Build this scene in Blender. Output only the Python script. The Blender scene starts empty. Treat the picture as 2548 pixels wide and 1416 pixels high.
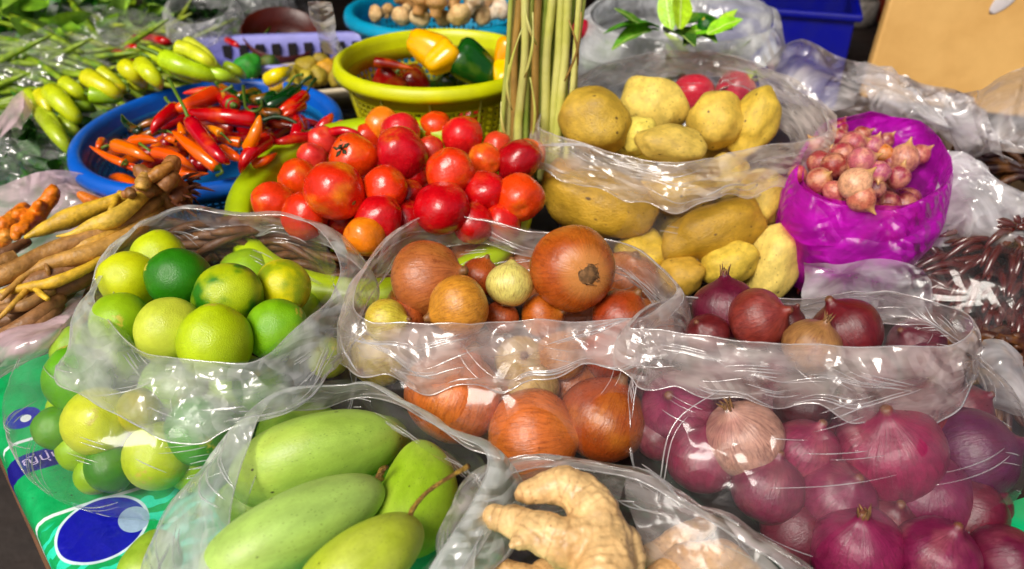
import bpy, math, random
import numpy as np
from mathutils import Vector, Matrix, Quaternion
random.seed(7); RNG = np.random.default_rng(7)
SC = bpy.context.scene; COL = SC.collection
R = math.radians
# ------------------------------------------------------------------ camera, sky, sun, exposure
CAM_H, PITCH, FOC = 0.45, R(33), 2000.0
cam = bpy.data.cameras.new("camera"); cam_o = bpy.data.objects.new("camera", cam); COL.objects.link(cam_o)
cam_o.location = (0, 0, CAM_H); cam_o.rotation_euler = (R(57), 0, 0)
cam.sensor_width = 36; cam.lens = 36 * FOC / 2548; cam.clip_start = 0.02; cam.clip_end = 60
cam.dof.use_dof = True; cam.dof.focus_distance = 0.58; cam.dof.aperture_fstop = 6.0
SC.camera = cam_o
SUN_EL, SUN_AZ = 50, 212      # degrees; azimuth clockwise from +Y: high, behind the camera and a little to the right
w = bpy.data.worlds.new("World"); SC.world = w; w.use_nodes = True
wn = w.node_tree; sky = wn.nodes.new("ShaderNodeTexSky"); sky.sky_type = 'NISHITA'; sky.sun_disc = False
sky.sun_elevation = R(SUN_EL); sky.sun_rotation = R(SUN_AZ); sky.air_density = 0.6; sky.dust_density = 6.0; sky.ozone_density = 0.3
bg = wn.nodes["Background"]; bg.inputs[1].default_value = 0.085; wn.links.new(sky.outputs[0], bg.inputs[0])
sun = bpy.data.lights.new("sun", 'SUN'); sun.energy = 2.9; sun.angle = R(26); sun.color = (1.0, 0.95, 0.87)
sun_o = bpy.data.objects.new("sun", sun); COL.objects.link(sun_o)
sd = Vector((math.sin(R(SUN_AZ)) * math.cos(R(SUN_EL)), math.cos(R(SUN_AZ)) * math.cos(R(SUN_EL)), math.sin(R(SUN_EL))))
sun_o.rotation_euler = sd.to_track_quat('Z', 'Y').to_euler(); sun_o.location = (0, 0, 4)
SC.view_settings.view_transform = 'Standard'; SC.view_settings.look = 'None'
SC.view_settings.exposure = 0.12; SC.view_settings.gamma = 1.0
SC.cycles.transparent_max_bounces = 20; SC.cycles.max_bounces = 5; SC.cycles.diffuse_bounces = 3; SC.cycles.glossy_bounces = 2; SC.cycles.use_adaptive_sampling = True; SC.cycles.adaptive_threshold = .025; SC.cycles.use_denoising = True
SC.cycles.caustics_reflective = False; SC.cycles.caustics_refractive = False
# ------------------------------------------------------------------ helpers
CA, SA = math.cos(PITCH), math.sin(PITCH)
RIGHT, UP, TOW = Vector((1, 0, 0)), Vector((0, SA, CA)), Vector((0, -CA, SA))
def P(px, py, z):
    "the point at height z on the sight line of photograph pixel (px, py)"
    x, y = (px - 1274) / FOC, -(py - 708) / FOC
    t = (z - CAM_H) / (-SA + CA * y)
    return Vector((x * t, (CA + SA * y) * t, z))
def depth(v): return (v - Vector((0, 0, CAM_H))).dot(-TOW)
def rad(v, rpx): return rpx * depth(v) / FOC
def view_dir(a): return (RIGHT * a[0] + UP * a[1] + TOW * a[2]).normalized()
def S(r, g, b, a=1.0):
    f = lambda c: (c / 255 / 12.92) if c <= 10 else ((c / 255 + .055) / 1.055) ** 2.4
    return (f(r), f(g), f(b), a)
_perm = np.random.default_rng(3).permutation(256); _perm = np.concatenate([_perm] * 3)
_grad = np.random.default_rng(4).normal(size=(256, 3)); _grad /= np.linalg.norm(_grad, axis=1)[:, None]
def perlin(p):
    p = np.asarray(p, float); i = np.floor(p).astype(int); f = p - i; i &= 255
    u = f * f * f * (f * (f * 6 - 15) + 10); out = 0
    for dx in (0, 1):
        for dy in (0, 1):
            for dz in (0, 1):
                h = _perm[_perm[_perm[(i[..., 0] + dx) & 255] + ((i[..., 1] + dy) & 255)] + ((i[..., 2] + dz) & 255)]
                d = (_grad[h] * (f - np.array([dx, dy, dz]))).sum(-1)
                wgt = (u[..., 0] if dx else 1 - u[..., 0]) * (u[..., 1] if dy else 1 - u[..., 1]) * (u[..., 2] if dz else 1 - u[..., 2])
                out = out + d * wgt
    return out * 1.5
def ridge(p): return 1 - np.abs(perlin(p)) * 2
def crom(pts, n, closed=True):
    pts = np.asarray(pts, float); m = len(pts); seg = m if closed else m - 1
    t = np.linspace(0, seg, n, endpoint=not closed); k = np.minimum(t.astype(int), seg - 1); f = (t - k)[:, None]
    g = (lambda j: pts[j % m]) if closed else (lambda j: pts[np.clip(j, 0, m - 1)])
    a, b, c, d = g(k - 1), g(k), g(k + 1), g(k + 2)
    return .5 * (2 * b + (c - a) * f + (2 * a - 5 * b + 4 * c - d) * f ** 2 + (3 * b - 3 * c + d - a) * f ** 3)
def mesh(name, V, F, smooth=True):
    m = bpy.data.meshes.new(name); m.from_pydata([tuple(v) for v in V], [], [tuple(f) for f in F]); m.validate()
    if smooth: m.polygons.foreach_set("use_smooth", [True] * len(m.polygons))
    m.update(); return m
def obj(name, me, mat=None, parent=None, loc=None, label=None, cat=None, group=None, kind=None, color=None):
    o = bpy.data.objects.new(name, me); COL.objects.link(o)
    if mat is not None and me is not None and not me.materials: me.materials.append(mat)
    elif mat is not None and me is not None and me.materials[0] is not mat:
        o.material_slots[0].link = 'OBJECT'; o.material_slots[0].material = mat
    if parent is not None: o.parent = parent
    if loc is not None: o.location = loc
    for k, v in (("label", label), ("category", cat), ("group", group), ("kind", kind)):
        if v: o[k] = v
    if color is not None: o.color = color
    return o
def grid_faces(m, n, wrap):
    F = []
    for i in range(m - 1):
        for j in range(n if wrap else n - 1):
            F.append((i * n + j, i * n + (j + 1) % n, (i + 1) * n + (j + 1) % n, (i + 1) * n + j))
    return F
def rev(name, prof, nu=28, fn=None):
    "a round body from (radius, z) pairs running from pole to pole, shaped by fn"
    prof = np.asarray(prof, float); a = np.linspace(0, 2 * np.pi, nu, endpoint=False)
    V = [(0, 0, prof[0][1])]
    for r, z in prof[1:-1]: V += list(zip(r * np.cos(a), r * np.sin(a), np.full(nu, z)))
    V.append((0, 0, prof[-1][1])); V = np.array(V)
    if fn is not None: V = fn(V)
    m = len(prof) - 2; F = [(0, 1 + (j + 1) % nu, 1 + j) for j in range(nu)]
    F += [tuple(1 + q for q in f) for f in grid_faces(m, nu, True)]
    b = 1 + (m - 1) * nu; F += [(len(V) - 1, b + j, b + (j + 1) % nu) for j in range(nu)]
    return mesh(name, V, F)
def sph(n=20, rx=1, rz=1, p=1.0):
    t = np.linspace(-np.pi / 2, np.pi / 2, n); return [(rx * np.cos(q) ** p, rz * np.sin(q)) for q in t]
def lump(seed, amp, sc):
    def fn(V):
        L = np.linalg.norm(V, axis=1, keepdims=True) + 1e-9
        return V * (1 + amp * perlin(V / L * sc + seed * 7.3)[:, None])
    return fn
def tube(name, pts, radii, sides=10, fn=None, cap=True):
    pts = np.asarray(pts, float); n = len(pts); radii = np.broadcast_to(np.asarray(radii, float), (n,))
    T = np.gradient(pts, axis=0); T /= np.linalg.norm(T, axis=1)[:, None] + 1e-12
    up = np.array([0, 0, 1.0]) if abs(T[0][2]) < .9 else np.array([1.0, 0, 0])
    V = []; a = np.linspace(0, 2 * np.pi, sides, endpoint=False); N = np.cross(T[0], up); N /= np.linalg.norm(N)
    for i in range(n):
        N = N - T[i] * N.dot(T[i]); N /= np.linalg.norm(N) + 1e-12; B = np.cross(T[i], N)
        V += list(pts[i] + radii[i] * (np.cos(a)[:, None] * N + np.sin(a)[:, None] * B))
    F = grid_faces(n, sides, True)
    if cap: F += [tuple(reversed(range(sides))), tuple((n - 1) * sides + k for k in range(sides))]
    V = np.array(V)
    if fn is not None: V = fn(V)
    return V, F
class MB:
    def __init__(s): s.V, s.F = [], []
    def add(s, VF):
        b = len(s.V); s.V += [tuple(v) for v in VF[0]]; s.F += [tuple(b + i for i in f) for f in VF[1]]; return s
    def box(s, c, d, rot=None):
        V = [Vector((x * d[0] / 2, y * d[1] / 2, z * d[2] / 2)) for x in (-1, 1) for y in (-1, 1) for z in (-1, 1)]
        if rot: V = [rot @ v for v in V]
        return s.add(([v + Vector(c) for v in V], [(0, 1, 3, 2), (4, 6, 7, 5), (0, 4, 5, 1), (2, 3, 7, 6), (0, 2, 6, 4), (1, 5, 7, 3)]))
    def mesh(s, name, smooth=True): return mesh(name, s.V, s.F, smooth)
def bevel(o, wd=.002, seg=2):
    b = o.modifiers.new("bevel", 'BEVEL'); b.width = wd; b.segments = seg; b.limit_method = 'ANGLE'; return o
# ------------------------------------------------------------------ materials
class NT:
    def __init__(s, name):
        s.m = bpy.data.materials.new(name); s.m.use_nodes = True; s.t = s.m.node_tree; s.t.nodes.clear()
        s.out = s.t.nodes.new("ShaderNodeOutputMaterial")
    def n(s, typ, ins=None, **kw):
        d = s.t.nodes.new("ShaderNode" + typ)
        for k, v in kw.items(): setattr(d, k, v)
        for k, v in (ins or {}).items():
            if hasattr(v, "is_output"): s.t.links.new(v, d.inputs[k])
            else: d.inputs[k].default_value = v
        return d
    def noise(s, vec, scale, detail=3, typ=None, dist=0.0, rough=.5):
        d = s.n("TexNoise", {"Vector": vec, "Scale": scale, "Detail": detail, "Distortion": dist, "Roughness": rough})
        if typ: d.noise_type = typ
        return d.outputs["Fac"] if "Fac" in d.outputs else d.outputs[0]
    def ramp(s, v, lo, hi, a=0.0, b=1.0):
        return s.n("MapRange", {0: v, 1: lo, 2: hi, 3: a, 4: b}, interpolation_type='SMOOTHSTEP').outputs[0]
    def math(s, op, a, b=0.0): return s.n("Math", {0: a, 1: b}, operation=op).outputs[0]
    def mix(s, f, a, b, mode='MIX'):
        d = s.n("Mix", data_type='RGBA', blend_type=mode)
        for i, v in ((0, f), (6, a), (7, b)):
            if hasattr(v, "is_output"): s.t.links.new(v, d.inputs[i])
            else: d.inputs[i].default_value = v
        return d.outputs[2]
    def bump(s, h, strength, dist, normal=None):
        ins = {"Height": h, "Strength": strength, "Distance": dist}
        if normal is not None: ins["Normal"] = normal
        return s.n("Bump", ins).outputs[0]
    def done(s, sh): s.t.links.new(sh, s.out.inputs[0]); return s.m
def produce(name, c2, scale=1.5, lo=.42, hi=.62, rough=.35, bscale=18, bump=.05, bdist=.02, spot=None, stripes=None, tip=None,
            sss=.0, coat=0.0, vary=.25, vscale=5.0, stretch=(1, 1, 1), spec=.5, rib=False):
    """skin of fruit: the object's own colour, patches of c2 (amount = the colour's alpha), optional spots, meridian stripes and a coloured end"""
    t = NT(name); oi = t.n("ObjectInfo"); tc = t.n("TexCoord").outputs["Object"]
    off = t.n("VectorMath", {0: oi.outputs["Random"], 1: (37., 11., 23.)}, operation='MULTIPLY').outputs[0]
    st = t.n("VectorMath", {0: tc, 1: stretch}, operation='MULTIPLY').outputs[0]
    co = t.n("VectorMath", {0: st, 1: off}, operation='ADD').outputs[0]
    sep = t.n("SeparateXYZ", {0: tc})
    base = oi.outputs["Color"]
    f = t.math('MULTIPLY', t.ramp(t.noise(co, scale, 4), lo, hi), oi.outputs["Alpha"])
    base = t.mix(f, base, c2)
    v = t.noise(co, vscale, 4, rough=.65)
    base = t.mix(1.0, base, t.n("CombineColor", {0: t.ramp(v, .25, .75, 1 - vary, 1 + vary), 1: t.ramp(v, .25, .75, 1 - vary, 1 + vary), 2: t.ramp(v, .25, .75, 1 - vary, 1 + vary)}).outputs[0], 'MULTIPLY')
    h = t.noise(co, bscale, 3)
    if rib:
        ax_ = t.math('ABSOLUTE', sep.outputs[0]); vein = t.math('PINGPONG', t.math('SUBTRACT', t.math('MULTIPLY', sep.outputs[1], 9.0), t.math('MULTIPLY', ax_, 11.0)), .5)
        base = t.mix(t.math('MULTIPLY', t.ramp(vein, .10, .0), .35), base, S(196, 220, 110)); base = t.mix(t.ramp(ax_, .022, .008), base, S(206, 226, 130)); h = t.math('ADD', h, t.math('MULTIPLY', t.ramp(vein, .12, .0), -.5))
    if stripes:
        k, sc_, amt = stripes
        xy = t.n("CombineXYZ", {0: sep.outputs[0], 1: sep.outputs[1], 2: 0.0001}).outputs[0]
        nrm = t.n("VectorMath", {0: xy}, operation='NORMALIZE').outputs[0]
        nk = t.n("VectorMath", {0: nrm, "Scale": k}, operation='SCALE').outputs[0]
        zz = t.n("CombineXYZ", {0: 0.0, 1: 0.0, 2: t.math('MULTIPLY', sep.outputs[2], 1.2)}).outputs[0]
        sv = t.n("VectorMath", {0: t.n("VectorMath", {0: nk, 1: zz}, operation='ADD').outputs[0], 1: off}, operation='ADD').outputs[0]
        s1 = t.noise(sv, sc_, 5, rough=.7)
        base = t.mix(t.math('MULTIPLY', t.ramp(s1, .42, .72), amt), base, stripes_col[name])
        h = t.math('ADD', t.math('MULTIPLY', h, .4), t.math('MULTIPLY', s1, .8))
    if name == 'ginger_skin' or name == 'turmeric_skin': base = t.mix(t.math('MULTIPLY', t.n('Attribute', attribute_name='ring').outputs['Fac'], .55), base, S(112, 66, 26))
    if tip:
        col, z0, z1 = tip
        jag = t.math('ADD', sep.outputs[2], t.math('MULTIPLY', t.math('SUBTRACT', t.noise(co, 6, 3), .5), .3))
        base = t.mix(t.ramp(jag, z0, z1), base, col)
    if name in ('onion_skin', 'red_onion_skin'): base = t.mix(t.math('MULTIPLY', t.ramp(sep.outputs[2], -.62, -.9), .5), base, S(222, 160, 84) if name == 'onion_skin' else S(190, 120, 110))
    if spot:
        for (col, sc_, r0, amt) in spot:
            vo = t.n("TexVoronoi", {"Vector": co, "Scale": sc_, "Randomness": 1.0})
            keep = t.ramp(t.n("SeparateColor", {0: vo.outputs["Color"]}).outputs[0], .5, .55)
            d = t.math('ADD', vo.outputs["Distance"], t.math('MULTIPLY', t.noise(co, sc_ * 3, 2), r0 * .8))
            base = t.mix(t.math('MULTIPLY', t.math('MULTIPLY', t.ramp(d, r0, r0 * 1.7, 1, 0), keep), amt), base, col)
    ins = {"Base Color": base, "Roughness": t.ramp(v, .2, .8, rough * .8, rough * 1.25), "Normal": t.bump(h, bump * 4, bdist), "Specular IOR Level": spec}
    if coat: ins["Coat Weight"] = coat; ins["Coat Roughness"] = .12
    return t.done(t.n("BsdfPrincipled", ins).outputs[0])
def film(name, haze=.14, tint=(.93, .93, .95), rough=.16, su=30, sv=80, strength=.6, gl=.05, edge=.3, clear=(1, 1, 1), trans=.5, fine=.35, facet=1.6):
    "thin crinkled plastic: mostly clear, a little milky, glossy; fine creases run along the film (V = length across it, in metres)"
    t = NT(name); tc = t.n("TexCoord").outputs["Object"]; so = t.n("SeparateXYZ", {0: tc}); vv = t.n("SeparateXYZ", {0: t.n("UVMap").outputs[0]}).outputs[1]
    def co(a, b, w=.0, ws=1.0):
        c = t.n("CombineXYZ", {0: t.math('MULTIPLY', so.outputs[0], a), 1: t.math('MULTIPLY', so.outputs[1], a), 2: t.math('MULTIPLY', vv, b)}).outputs[0]
        if w:
            wob = t.n("TexNoise", {"Vector": c, "Scale": ws, "Detail": 2.0}).outputs["Color"]
            c = t.n("VectorMath", {0: c, 1: t.n("VectorMath", {0: wob, "Scale": w}, operation='SCALE').outputs[0]}, operation='ADD').outputs[0]
        return c
    c0 = co(1.0, 1.0); wob = t.n("TexNoise", {"Vector": co(su * .5, sv * .5), "Scale": 1.0, "Detail": 1.0}).outputs["Color"]; ws_ = t.n("SeparateColor", {0: wob})
    h = None; rg = random.Random(sum(map(ord, name)))
    for k in range(6):
        th = rg.uniform(0, 6.28); q = 1.0 + .75 * k; ca, sb = math.cos(th), math.sin(th)
        dv = t.n("VectorMath", {0: c0, 1: (su * q * ca, su * q * rg.uniform(-1, 1), sv * q * (.2 + .8 * abs(sb)) * (1 if sb > 0 else -1))}, operation='DOT_PRODUCT').outputs["Value"]
        dv = t.math('ADD', dv, t.math('MULTIPLY', ws_.outputs[k % 3], 5.0 - .5 * k))
        w_ = t.math('PINGPONG', dv, 1.0); m_ = t.ramp(t.noise(co(su * .55, sv * (.25 + .04 * k)), 1.0 + .13 * k, 1), .49, .66, .0, 1.0)
        w_ = t.math('MULTIPLY', t.math('MULTIPLY', w_, m_), (1.0 if k < 3 else .8) / q * facet)
        h = w_ if h is None else t.math('ADD', h, w_)
    if fine: h = t.math('ADD', h, t.math('MULTIPLY', t.noise(co(su * 3, sv * 3.5), 1.0, 2), fine))
    nr = t.bump(h, strength, .006)
    df = t.n("BsdfDiffuse", {"Color": (*tint, 1), "Normal": nr}).outputs[0]
    tl = t.n("BsdfTranslucent", {"Color": (*tint, 1), "Normal": nr}).outputs[0]
    milk = t.n("MixShader", {0: trans, 1: df, 2: tl}).outputs[0]
    tr = t.n("BsdfTransparent", {"Color": (*clear, 1)}).outputs[0]
    lw = t.n("LayerWeight", {"Blend": .35, "Normal": nr}).outputs["Facing"]
    patch = t.ramp(t.noise(tc, 24, 3), .3, .75, .75, 1.3)
    patch = t.math('MULTIPLY', patch, t.ramp(t.noise(co(su * .5, sv * 1.3), 1.0, 3), .35, .7, .65, 1.5))
    hz = t.math('ADD', t.math('MULTIPLY', patch, haze), t.math('MULTIPLY', t.math('POWER', lw, 2.5), edge))
    body = t.n("MixShader", {0: t.n("Clamp", {0: hz}).outputs[0], 1: tr, 2: milk}).outputs[0]
    g = t.n("BsdfGlossy", {"Color": (1, 1, 1, 1), "Roughness": rough, "Normal": nr}).outputs[0]
    gf = t.math('ADD', gl, t.math('MULTIPLY', t.math('POWER', lw, 3.5), .5))
    return t.done(t.n("MixShader", {0: gf, 1: body, 2: g}).outputs[0])
def plain(name, col, rough=.45, vary=.15, scale=30, bump=.1, bdist=.002, col2=None, sss=0, spec=.5, wet=0):
    t = NT(name); tc = t.n("TexCoord").outputs["Object"]; v = t.noise(tc, scale, 5, rough=.6)
    c2 = col2 or tuple(c * (1 - vary * 2) for c in col[:3]) + (1,)
    base = t.mix(t.ramp(v, .3, .7), col, c2)
    ins = {"Base Color": base, "Roughness": t.ramp(v, .3, .7, rough * .85, rough * 1.2), "Normal": t.bump(t.noise(tc, scale * 3, 4), bump * 3, bdist), "Specular IOR Level": spec}
    if sss: ins["Subsurface Weight"] = sss; ins["Subsurface Scale"] = .005
    return t.done(t.n("BsdfPrincipled", ins).outputs[0])
stripes_col = {"onion_skin": S(112, 44, 14), "red_onion_skin": S(70, 8, 24), "shallot_skin": S(120, 35, 50)}
M = {}
M['lime'] = produce("lime_skin", S(38, 112, 8), 1.1, .40, .62, rough=.33, bscale=26, bump=.045, bdist=.02, vary=.14, vscale=2.2, sss=.12,
                    spot=[(S(110, 96, 30), 7, .055, .6)], tip=(S(190, 180, 60), 1.07, 1.13))
M['tomato'] = produce("tomato_skin", S(232, 130, 20), .9, .50, .78, rough=.24, bscale=5, bump=.02, vary=.16, vscale=2.4, sss=.15, coat=.18, spot=[(S(150, 60, 20), 7, .08, .5)], tip=(S(215, 120, 20), .86, 1.25))
M['onion'] = produce("onion_skin", S(206, 140, 40), .8, .46, .8, rough=.28, bscale=8, bump=.05, vary=.16, vscale=3, stripes=(5.5, 3.0, .62), coat=.2,
                     spot=[(S(70, 30, 10), 4, .10, .5)], tip=(S(120, 80, 42), .94, 1.06))
M['red_onion'] = produce("red_onion_skin", S(150, 84, 84), 1.2, .46, .7, rough=.33, bscale=8, bump=.05, vary=.22, vscale=3, stripes=(5.0, 3.0, .6), coat=.12,
                         tip=(S(110, 70, 46), 1.04, 1.2))
M['shallot'] = produce("shallot_skin", S(226, 170, 130), 1.3, .40, .62, rough=.28, bscale=8, bump=.05, vary=.2, vscale=3, stripes=(2.2, 2.6, .5), coat=.2, tip=(S(196, 150, 90), .8, 1.3))
M['potato'] = produce("potato_skin", S(140, 104, 40), 1.4, .48, .74, rough=.52, bscale=20, bump=.05, bdist=.02, vary=.2, vscale=4,
                      spot=[(S(110, 74, 28), 8, .16, .8), (S(62, 38, 14), 2.6, .13, .9)])
M['mango'] = produce("mango_skin", S(196, 206, 90), 1.0, .40, .75, rough=.42, bscale=30, bump=.02, vary=.16, vscale=2.5, sss=.08,
                     spot=[(S(96, 120, 36), 16, .2, .5), (S(56, 46, 16), 3.4, .085, .95)])
M['ginger'] = produce("ginger_skin", S(176, 126, 70), 30, .42, .7, rough=.42, bscale=240, bump=.05, bdist=.004, vary=.24, vscale=110, spot=[(S(110, 66, 30), 130, .1, .6)])
M['root'] = produce("root_skin", S(120, 76, 28), 45, .42, .66, rough=.5, bscale=320, bump=.06, bdist=.003, vary=.3, vscale=150)
M['chilli'] = produce("chilli_skin", S(236, 110, 10), 30, .5, .7, rough=.14, bscale=60, bump=.02, bdist=.003, vary=.14, vscale=60, coat=.4)
M['pepper_long'] = produce("long_pepper_skin", S(150, 190, 40), 22, .5, .7, rough=.26, bscale=60, bump=.02, bdist=.003, vary=.18, vscale=60, coat=.15)
M['pepper'] = produce("pepper_skin", S(180, 200, 60), 1.2, .5, .72, rough=.2, bscale=6, bump=.01, vary=.1, vscale=2, coat=.3, sss=.1)
M['leaf'] = produce("leaf_skin", S(150, 190, 40), 30, .45, .7, rough=.35, bscale=150, bump=.03, bdist=.003, vary=.3, vscale=60)
M['leaf_rib'] = produce("leaf_with_rib", S(150, 190, 40), 2.5, .45, .75, rough=.35, bscale=14, bump=.05, bdist=.01, vary=.28, vscale=6, rib=True)
M['stem'] = plain("green_stem", S(96, 128, 30), .45, .3, 12, .1, .0005)
M['dry'] = plain("dry_brown", S(138, 98, 56), .8, .35, 7, .1, .0006)
M['scar'] = plain("stem_scar", S(150, 120, 40), .6, .3, 8, .1, .0005)
M['calyx'] = plain("calyx_green", S(44, 58, 20), .6, .3, 8, .1, .0005)
M['film'] = film("clear_film", .028, rough=.11, su=30, sv=46, strength=.36, gl=.03, edge=.08, fine=.0, facet=1.2)
M['cuff'] = film("folded_film", .34, rough=.12, su=46, sv=58, strength=.62, gl=.055, edge=.22, tint=(.93, .93, .95), fine=.05, facet=1.5)
M['cuff_milky'] = film("milky_folded_film", .48, rough=.13, su=44, sv=52, strength=.58, gl=.055, edge=.22, tint=(.91, .93, .93), fine=.05, facet=1.5)
M['cuff_warm'] = film("folded_film_warm", .38, rough=.12, su=46, sv=58, strength=.62, gl=.055, edge=.22, tint=(.90, .81, .78), fine=.05, facet=1.5)
M['cuff_thin'] = film("draped_film_warm", .36, rough=.12, su=42, sv=64, strength=.62, gl=.055, edge=.2, tint=(.92, .84, .76), fine=.05, facet=1.5)
M['crease'] = film("pinched_film", .34, rough=.10, su=60, sv=60, strength=.2, gl=.16, edge=.25, tint=(.96, .95, .97), fine=.05, facet=1.0)
M['film_pink'] = film("pink_film", .66, tint=(.90, .66, .73), rough=.16, su=34, sv=40, gl=.06, clear=(1, .88, .92), facet=1.4, fine=.05)
M['film_purple'] = film("purple_film", .58, tint=(.84, .016, .80), rough=.3, su=60, sv=54, strength=.55, gl=.025, clear=(.95, .32, .95), trans=.6, fine=.08, facet=1.3)
M['film_white'] = film("white_film", .52, tint=(.94, .93, .96), rough=.12, su=44, sv=46, strength=.85, gl=.08, fine=.05, facet=1.6)
M['film_gin'] = film("inner_film", .26, tint=(.92, .86, .84), rough=.2, su=40, sv=46, strength=.85, gl=.025, fine=.05, facet=1.7)
M['film_bg'] = film('clouded_film', .14, tint=(.93, .95, .93), rough=.11, su=40, sv=44, strength=.8, gl=.08, fine=.05, facet=1.6)
M['film_herb'] = film("milky_film", .58, tint=(.93, .95, .97), rough=.14, su=36, sv=40, strength=.6, gl=.06, fine=.06, facet=1.4)
def plastic(name, col, rough=.38): return plain(name, col, rough, .1, 25, .04, .002)
M['blue'] = plastic("blue_plastic", S(0, 92, 200)); M['blue_mesh'] = plastic("blue_mesh_plastic", S(10, 110, 180), .45)
M['lime_plastic'] = plastic("lime_green_plastic", S(176, 204, 0)); M['yellow_plastic'] = plastic("yellow_green_plastic", S(206, 214, 0)); M['yellow_mesh'] = plastic("yellow_mesh_plastic", S(190, 184, 10))
M['teal'] = plastic("teal_plastic", S(0, 150, 190)); M['lilac'] = plastic("lilac_plastic", S(150, 150, 225)); M['ivory'] = plastic("ivory_plastic", S(214, 200, 172))
M['teal_green'] = plastic('teal_green_plastic', S(0, 176, 110), .35)
M['navy'] = plastic("navy_plastic", S(2, 10, 140), .4)
# ------------------------------------------------------------------ the setting: stall table, its printed cover, floor, back wall
E0, E1 = P(0, 1130, 0), P(128, 1416, 0)              # the table's near left edge runs along this line
ED = (E1 - E0).normalized(); EN = Vector((ED.y, -ED.x, 0)); EN = EN if EN.x > 0 else -EN     # EN points onto the table
def flat(name, pts, z, mat, kind="structure"):
    return obj(name, mesh(name, [(x, y, z) for x, y in pts], [tuple(range(len(pts)))], False), mat, kind=kind)
M['ground'] = plain("dark_concrete", S(52, 44, 40), .8, .3, 6, .3, .01)
flat("floor", [(-30, -30), (30, -30), (30, 30), (-30, 30)], -.75, M['ground'])
a0, a1 = E0 - ED * 1.6, E1 + ED * .45
pts = [a0 + EN * .014, a1 + EN * .014, Vector((1.6, a1.y, 0)), Vector((1.6, 2.0, 0)), Vector((a0.x, 2.0, 0))]
M['wood'] = plain("brown_wood", S(112, 76, 50), .6, .3, 14, .2, .004)
aw = MB(); aw.box((0, 2.55, 1.34), (7, 3.7, .012))
for k in range(8): aw.box((-3.15 + k * .9, 2.55, 1.315), (.05, 3.7, .04))
aw.box((0, .71, 1.30), (7, .03, .07)); obj("added_awning", aw.mesh("added_awning", False), plain("added_awning_cloth", S(92, 78, 70), .85, .15, 3, .1, .01), label="unseen brown awning added above the stall to cut overhead light", cat="awning", kind="structure")  # out of view; added and placed to cut light from above
# cover print, by the length s along the edge and the width w across it (both metres), stored as UV
def print_mat():
    t = NT("printed_cover"); uv = t.n("UVMap").outputs[0]; sp = t.n("SeparateXYZ", {0: uv}); s, wv = sp.outputs[0], sp.outputs[1]
    g = S(0, 170, 92); col = t.mix(t.ramp(t.noise(uv, 40, 3), .3, .7), g, S(0, 150, 78))
    def band(v, a, b, e=.0006):
        return t.math('MULTIPLY', t.ramp(v, a - e, a + e), t.ramp(v, b - e, b + e, 1, 0))
    wav = t.n("TexWave", {"Vector": uv, "Scale": 22.0, "Distortion": 9.0, "Detail": 2.0, "Detail Scale": 1.4}, wave_type='BANDS').outputs["Fac"]
    sl = t.math('ADD', s, t.math('MULTIPLY', wv, -.25))
    W = PRINT
    col = t.mix(t.math('MULTIPLY', t.math('MULTIPLY', t.ramp(wav, .55, .62), t.ramp(wv, .10, .13, 1, 0)), t.ramp(sl, W['wave'], W['wave'] + .006)), col, S(40, 214, 176))
    for a in W['lines']: col = t.mix(band(sl, a, a + .0035), col, S(214, 226, 226))
    col = t.mix(band(sl, *W['band']), col, S(12, 6, 120))
    for (cs, cw, rs, rw, c) in W['ovals']:
        q = t.math('ADD', t.math('POWER', t.math('DIVIDE', t.math('SUBTRACT', s, cs), rs), 2.0), t.math('POWER', t.math('DIVIDE', t.math('SUBTRACT', wv, cw), rw), 2.0))
        col = t.mix(t.ramp(q, .97, 1.03, 1, 0), col, c)
    col = t.mix(t.math('MULTIPLY', t.ramp(t.noise(uv, 26, 5, rough=.7), .54, .78), .38), col, S(70, 84, 62)); col = t.mix(t.ramp(t.noise(uv, 210, 2), .72, .78), col, S(44, 40, 30))
    nr = t.bump(t.math('ADD', t.noise(uv, 55, 3), t.math('MULTIPLY', t.math('PINGPONG', t.math('MULTIPLY', t.noise(uv, 14, 2), 9.0), 1.0), .35)), .5, .005)
    return t.done(t.n("BsdfPrincipled", {"Base Color": col, "Roughness": .42, "Normal": nr}).outputs[0])
def sw(px, py, z=0.0):
    d = P(px, py, z) - E0; return d.dot(ED), d.dot(EN)
s_l1, s_b0, s_b1, s_l2, s_ov = sw(60, 1080)[0], sw(70, 1128)[0], sw(85, 1150)[0], sw(125, 1268)[0], sw(252, 1312)
PRINT = dict(wave=s_l2 + .008, lines=[s_l1, s_l2], band=(s_b0 - .006, s_b1 + .004),
             ovals=[(s_ov[0], s_ov[1], .031, .031, S(205, 225, 235)), (s_ov[0], s_ov[1], .0288, .0288, S(4, 6, 160)), (s_ov[0] + .006, s_ov[1] + .020, .013, .010, S(150, 176, 205)),
                    (sw(55, 1035)[0], sw(55, 1035)[1], .014, .013, S(8, 10, 160)), (sw(62, 1036)[0], sw(62, 1036)[1], .005, .004, S(214, 226, 226))])
def cover_pt(s, wv):
    "rounded table edge: w counts across, 0 at the crest; beyond the nose it falls down the side"
    r = .014
    if wv >= r: return E0 + ED * s + EN * wv
    q = (r - wv) / r
    if q <= math.pi / 2: return E0 + ED * s + EN * (r - r * math.sin(q)) + Vector((0, 0, r * math.cos(q) - r))
    return E0 + ED * s + Vector((0, 0, -r - r * (q - math.pi / 2)))
table = obj("table", None, loc=(0, 0, 0), label="market stall table under a printed green plastic cover", cat="table")
ss = np.linspace(-1.6, (a1 - E0).dot(ED), 150)
ws = list(np.linspace(-.11, .014, 22)) + [.03, .05, .08, .11, .16, .24, .32, .42, .52, .62]
V, F, UVs = [], grid_faces(len(ss), len(ws), False), []
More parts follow.
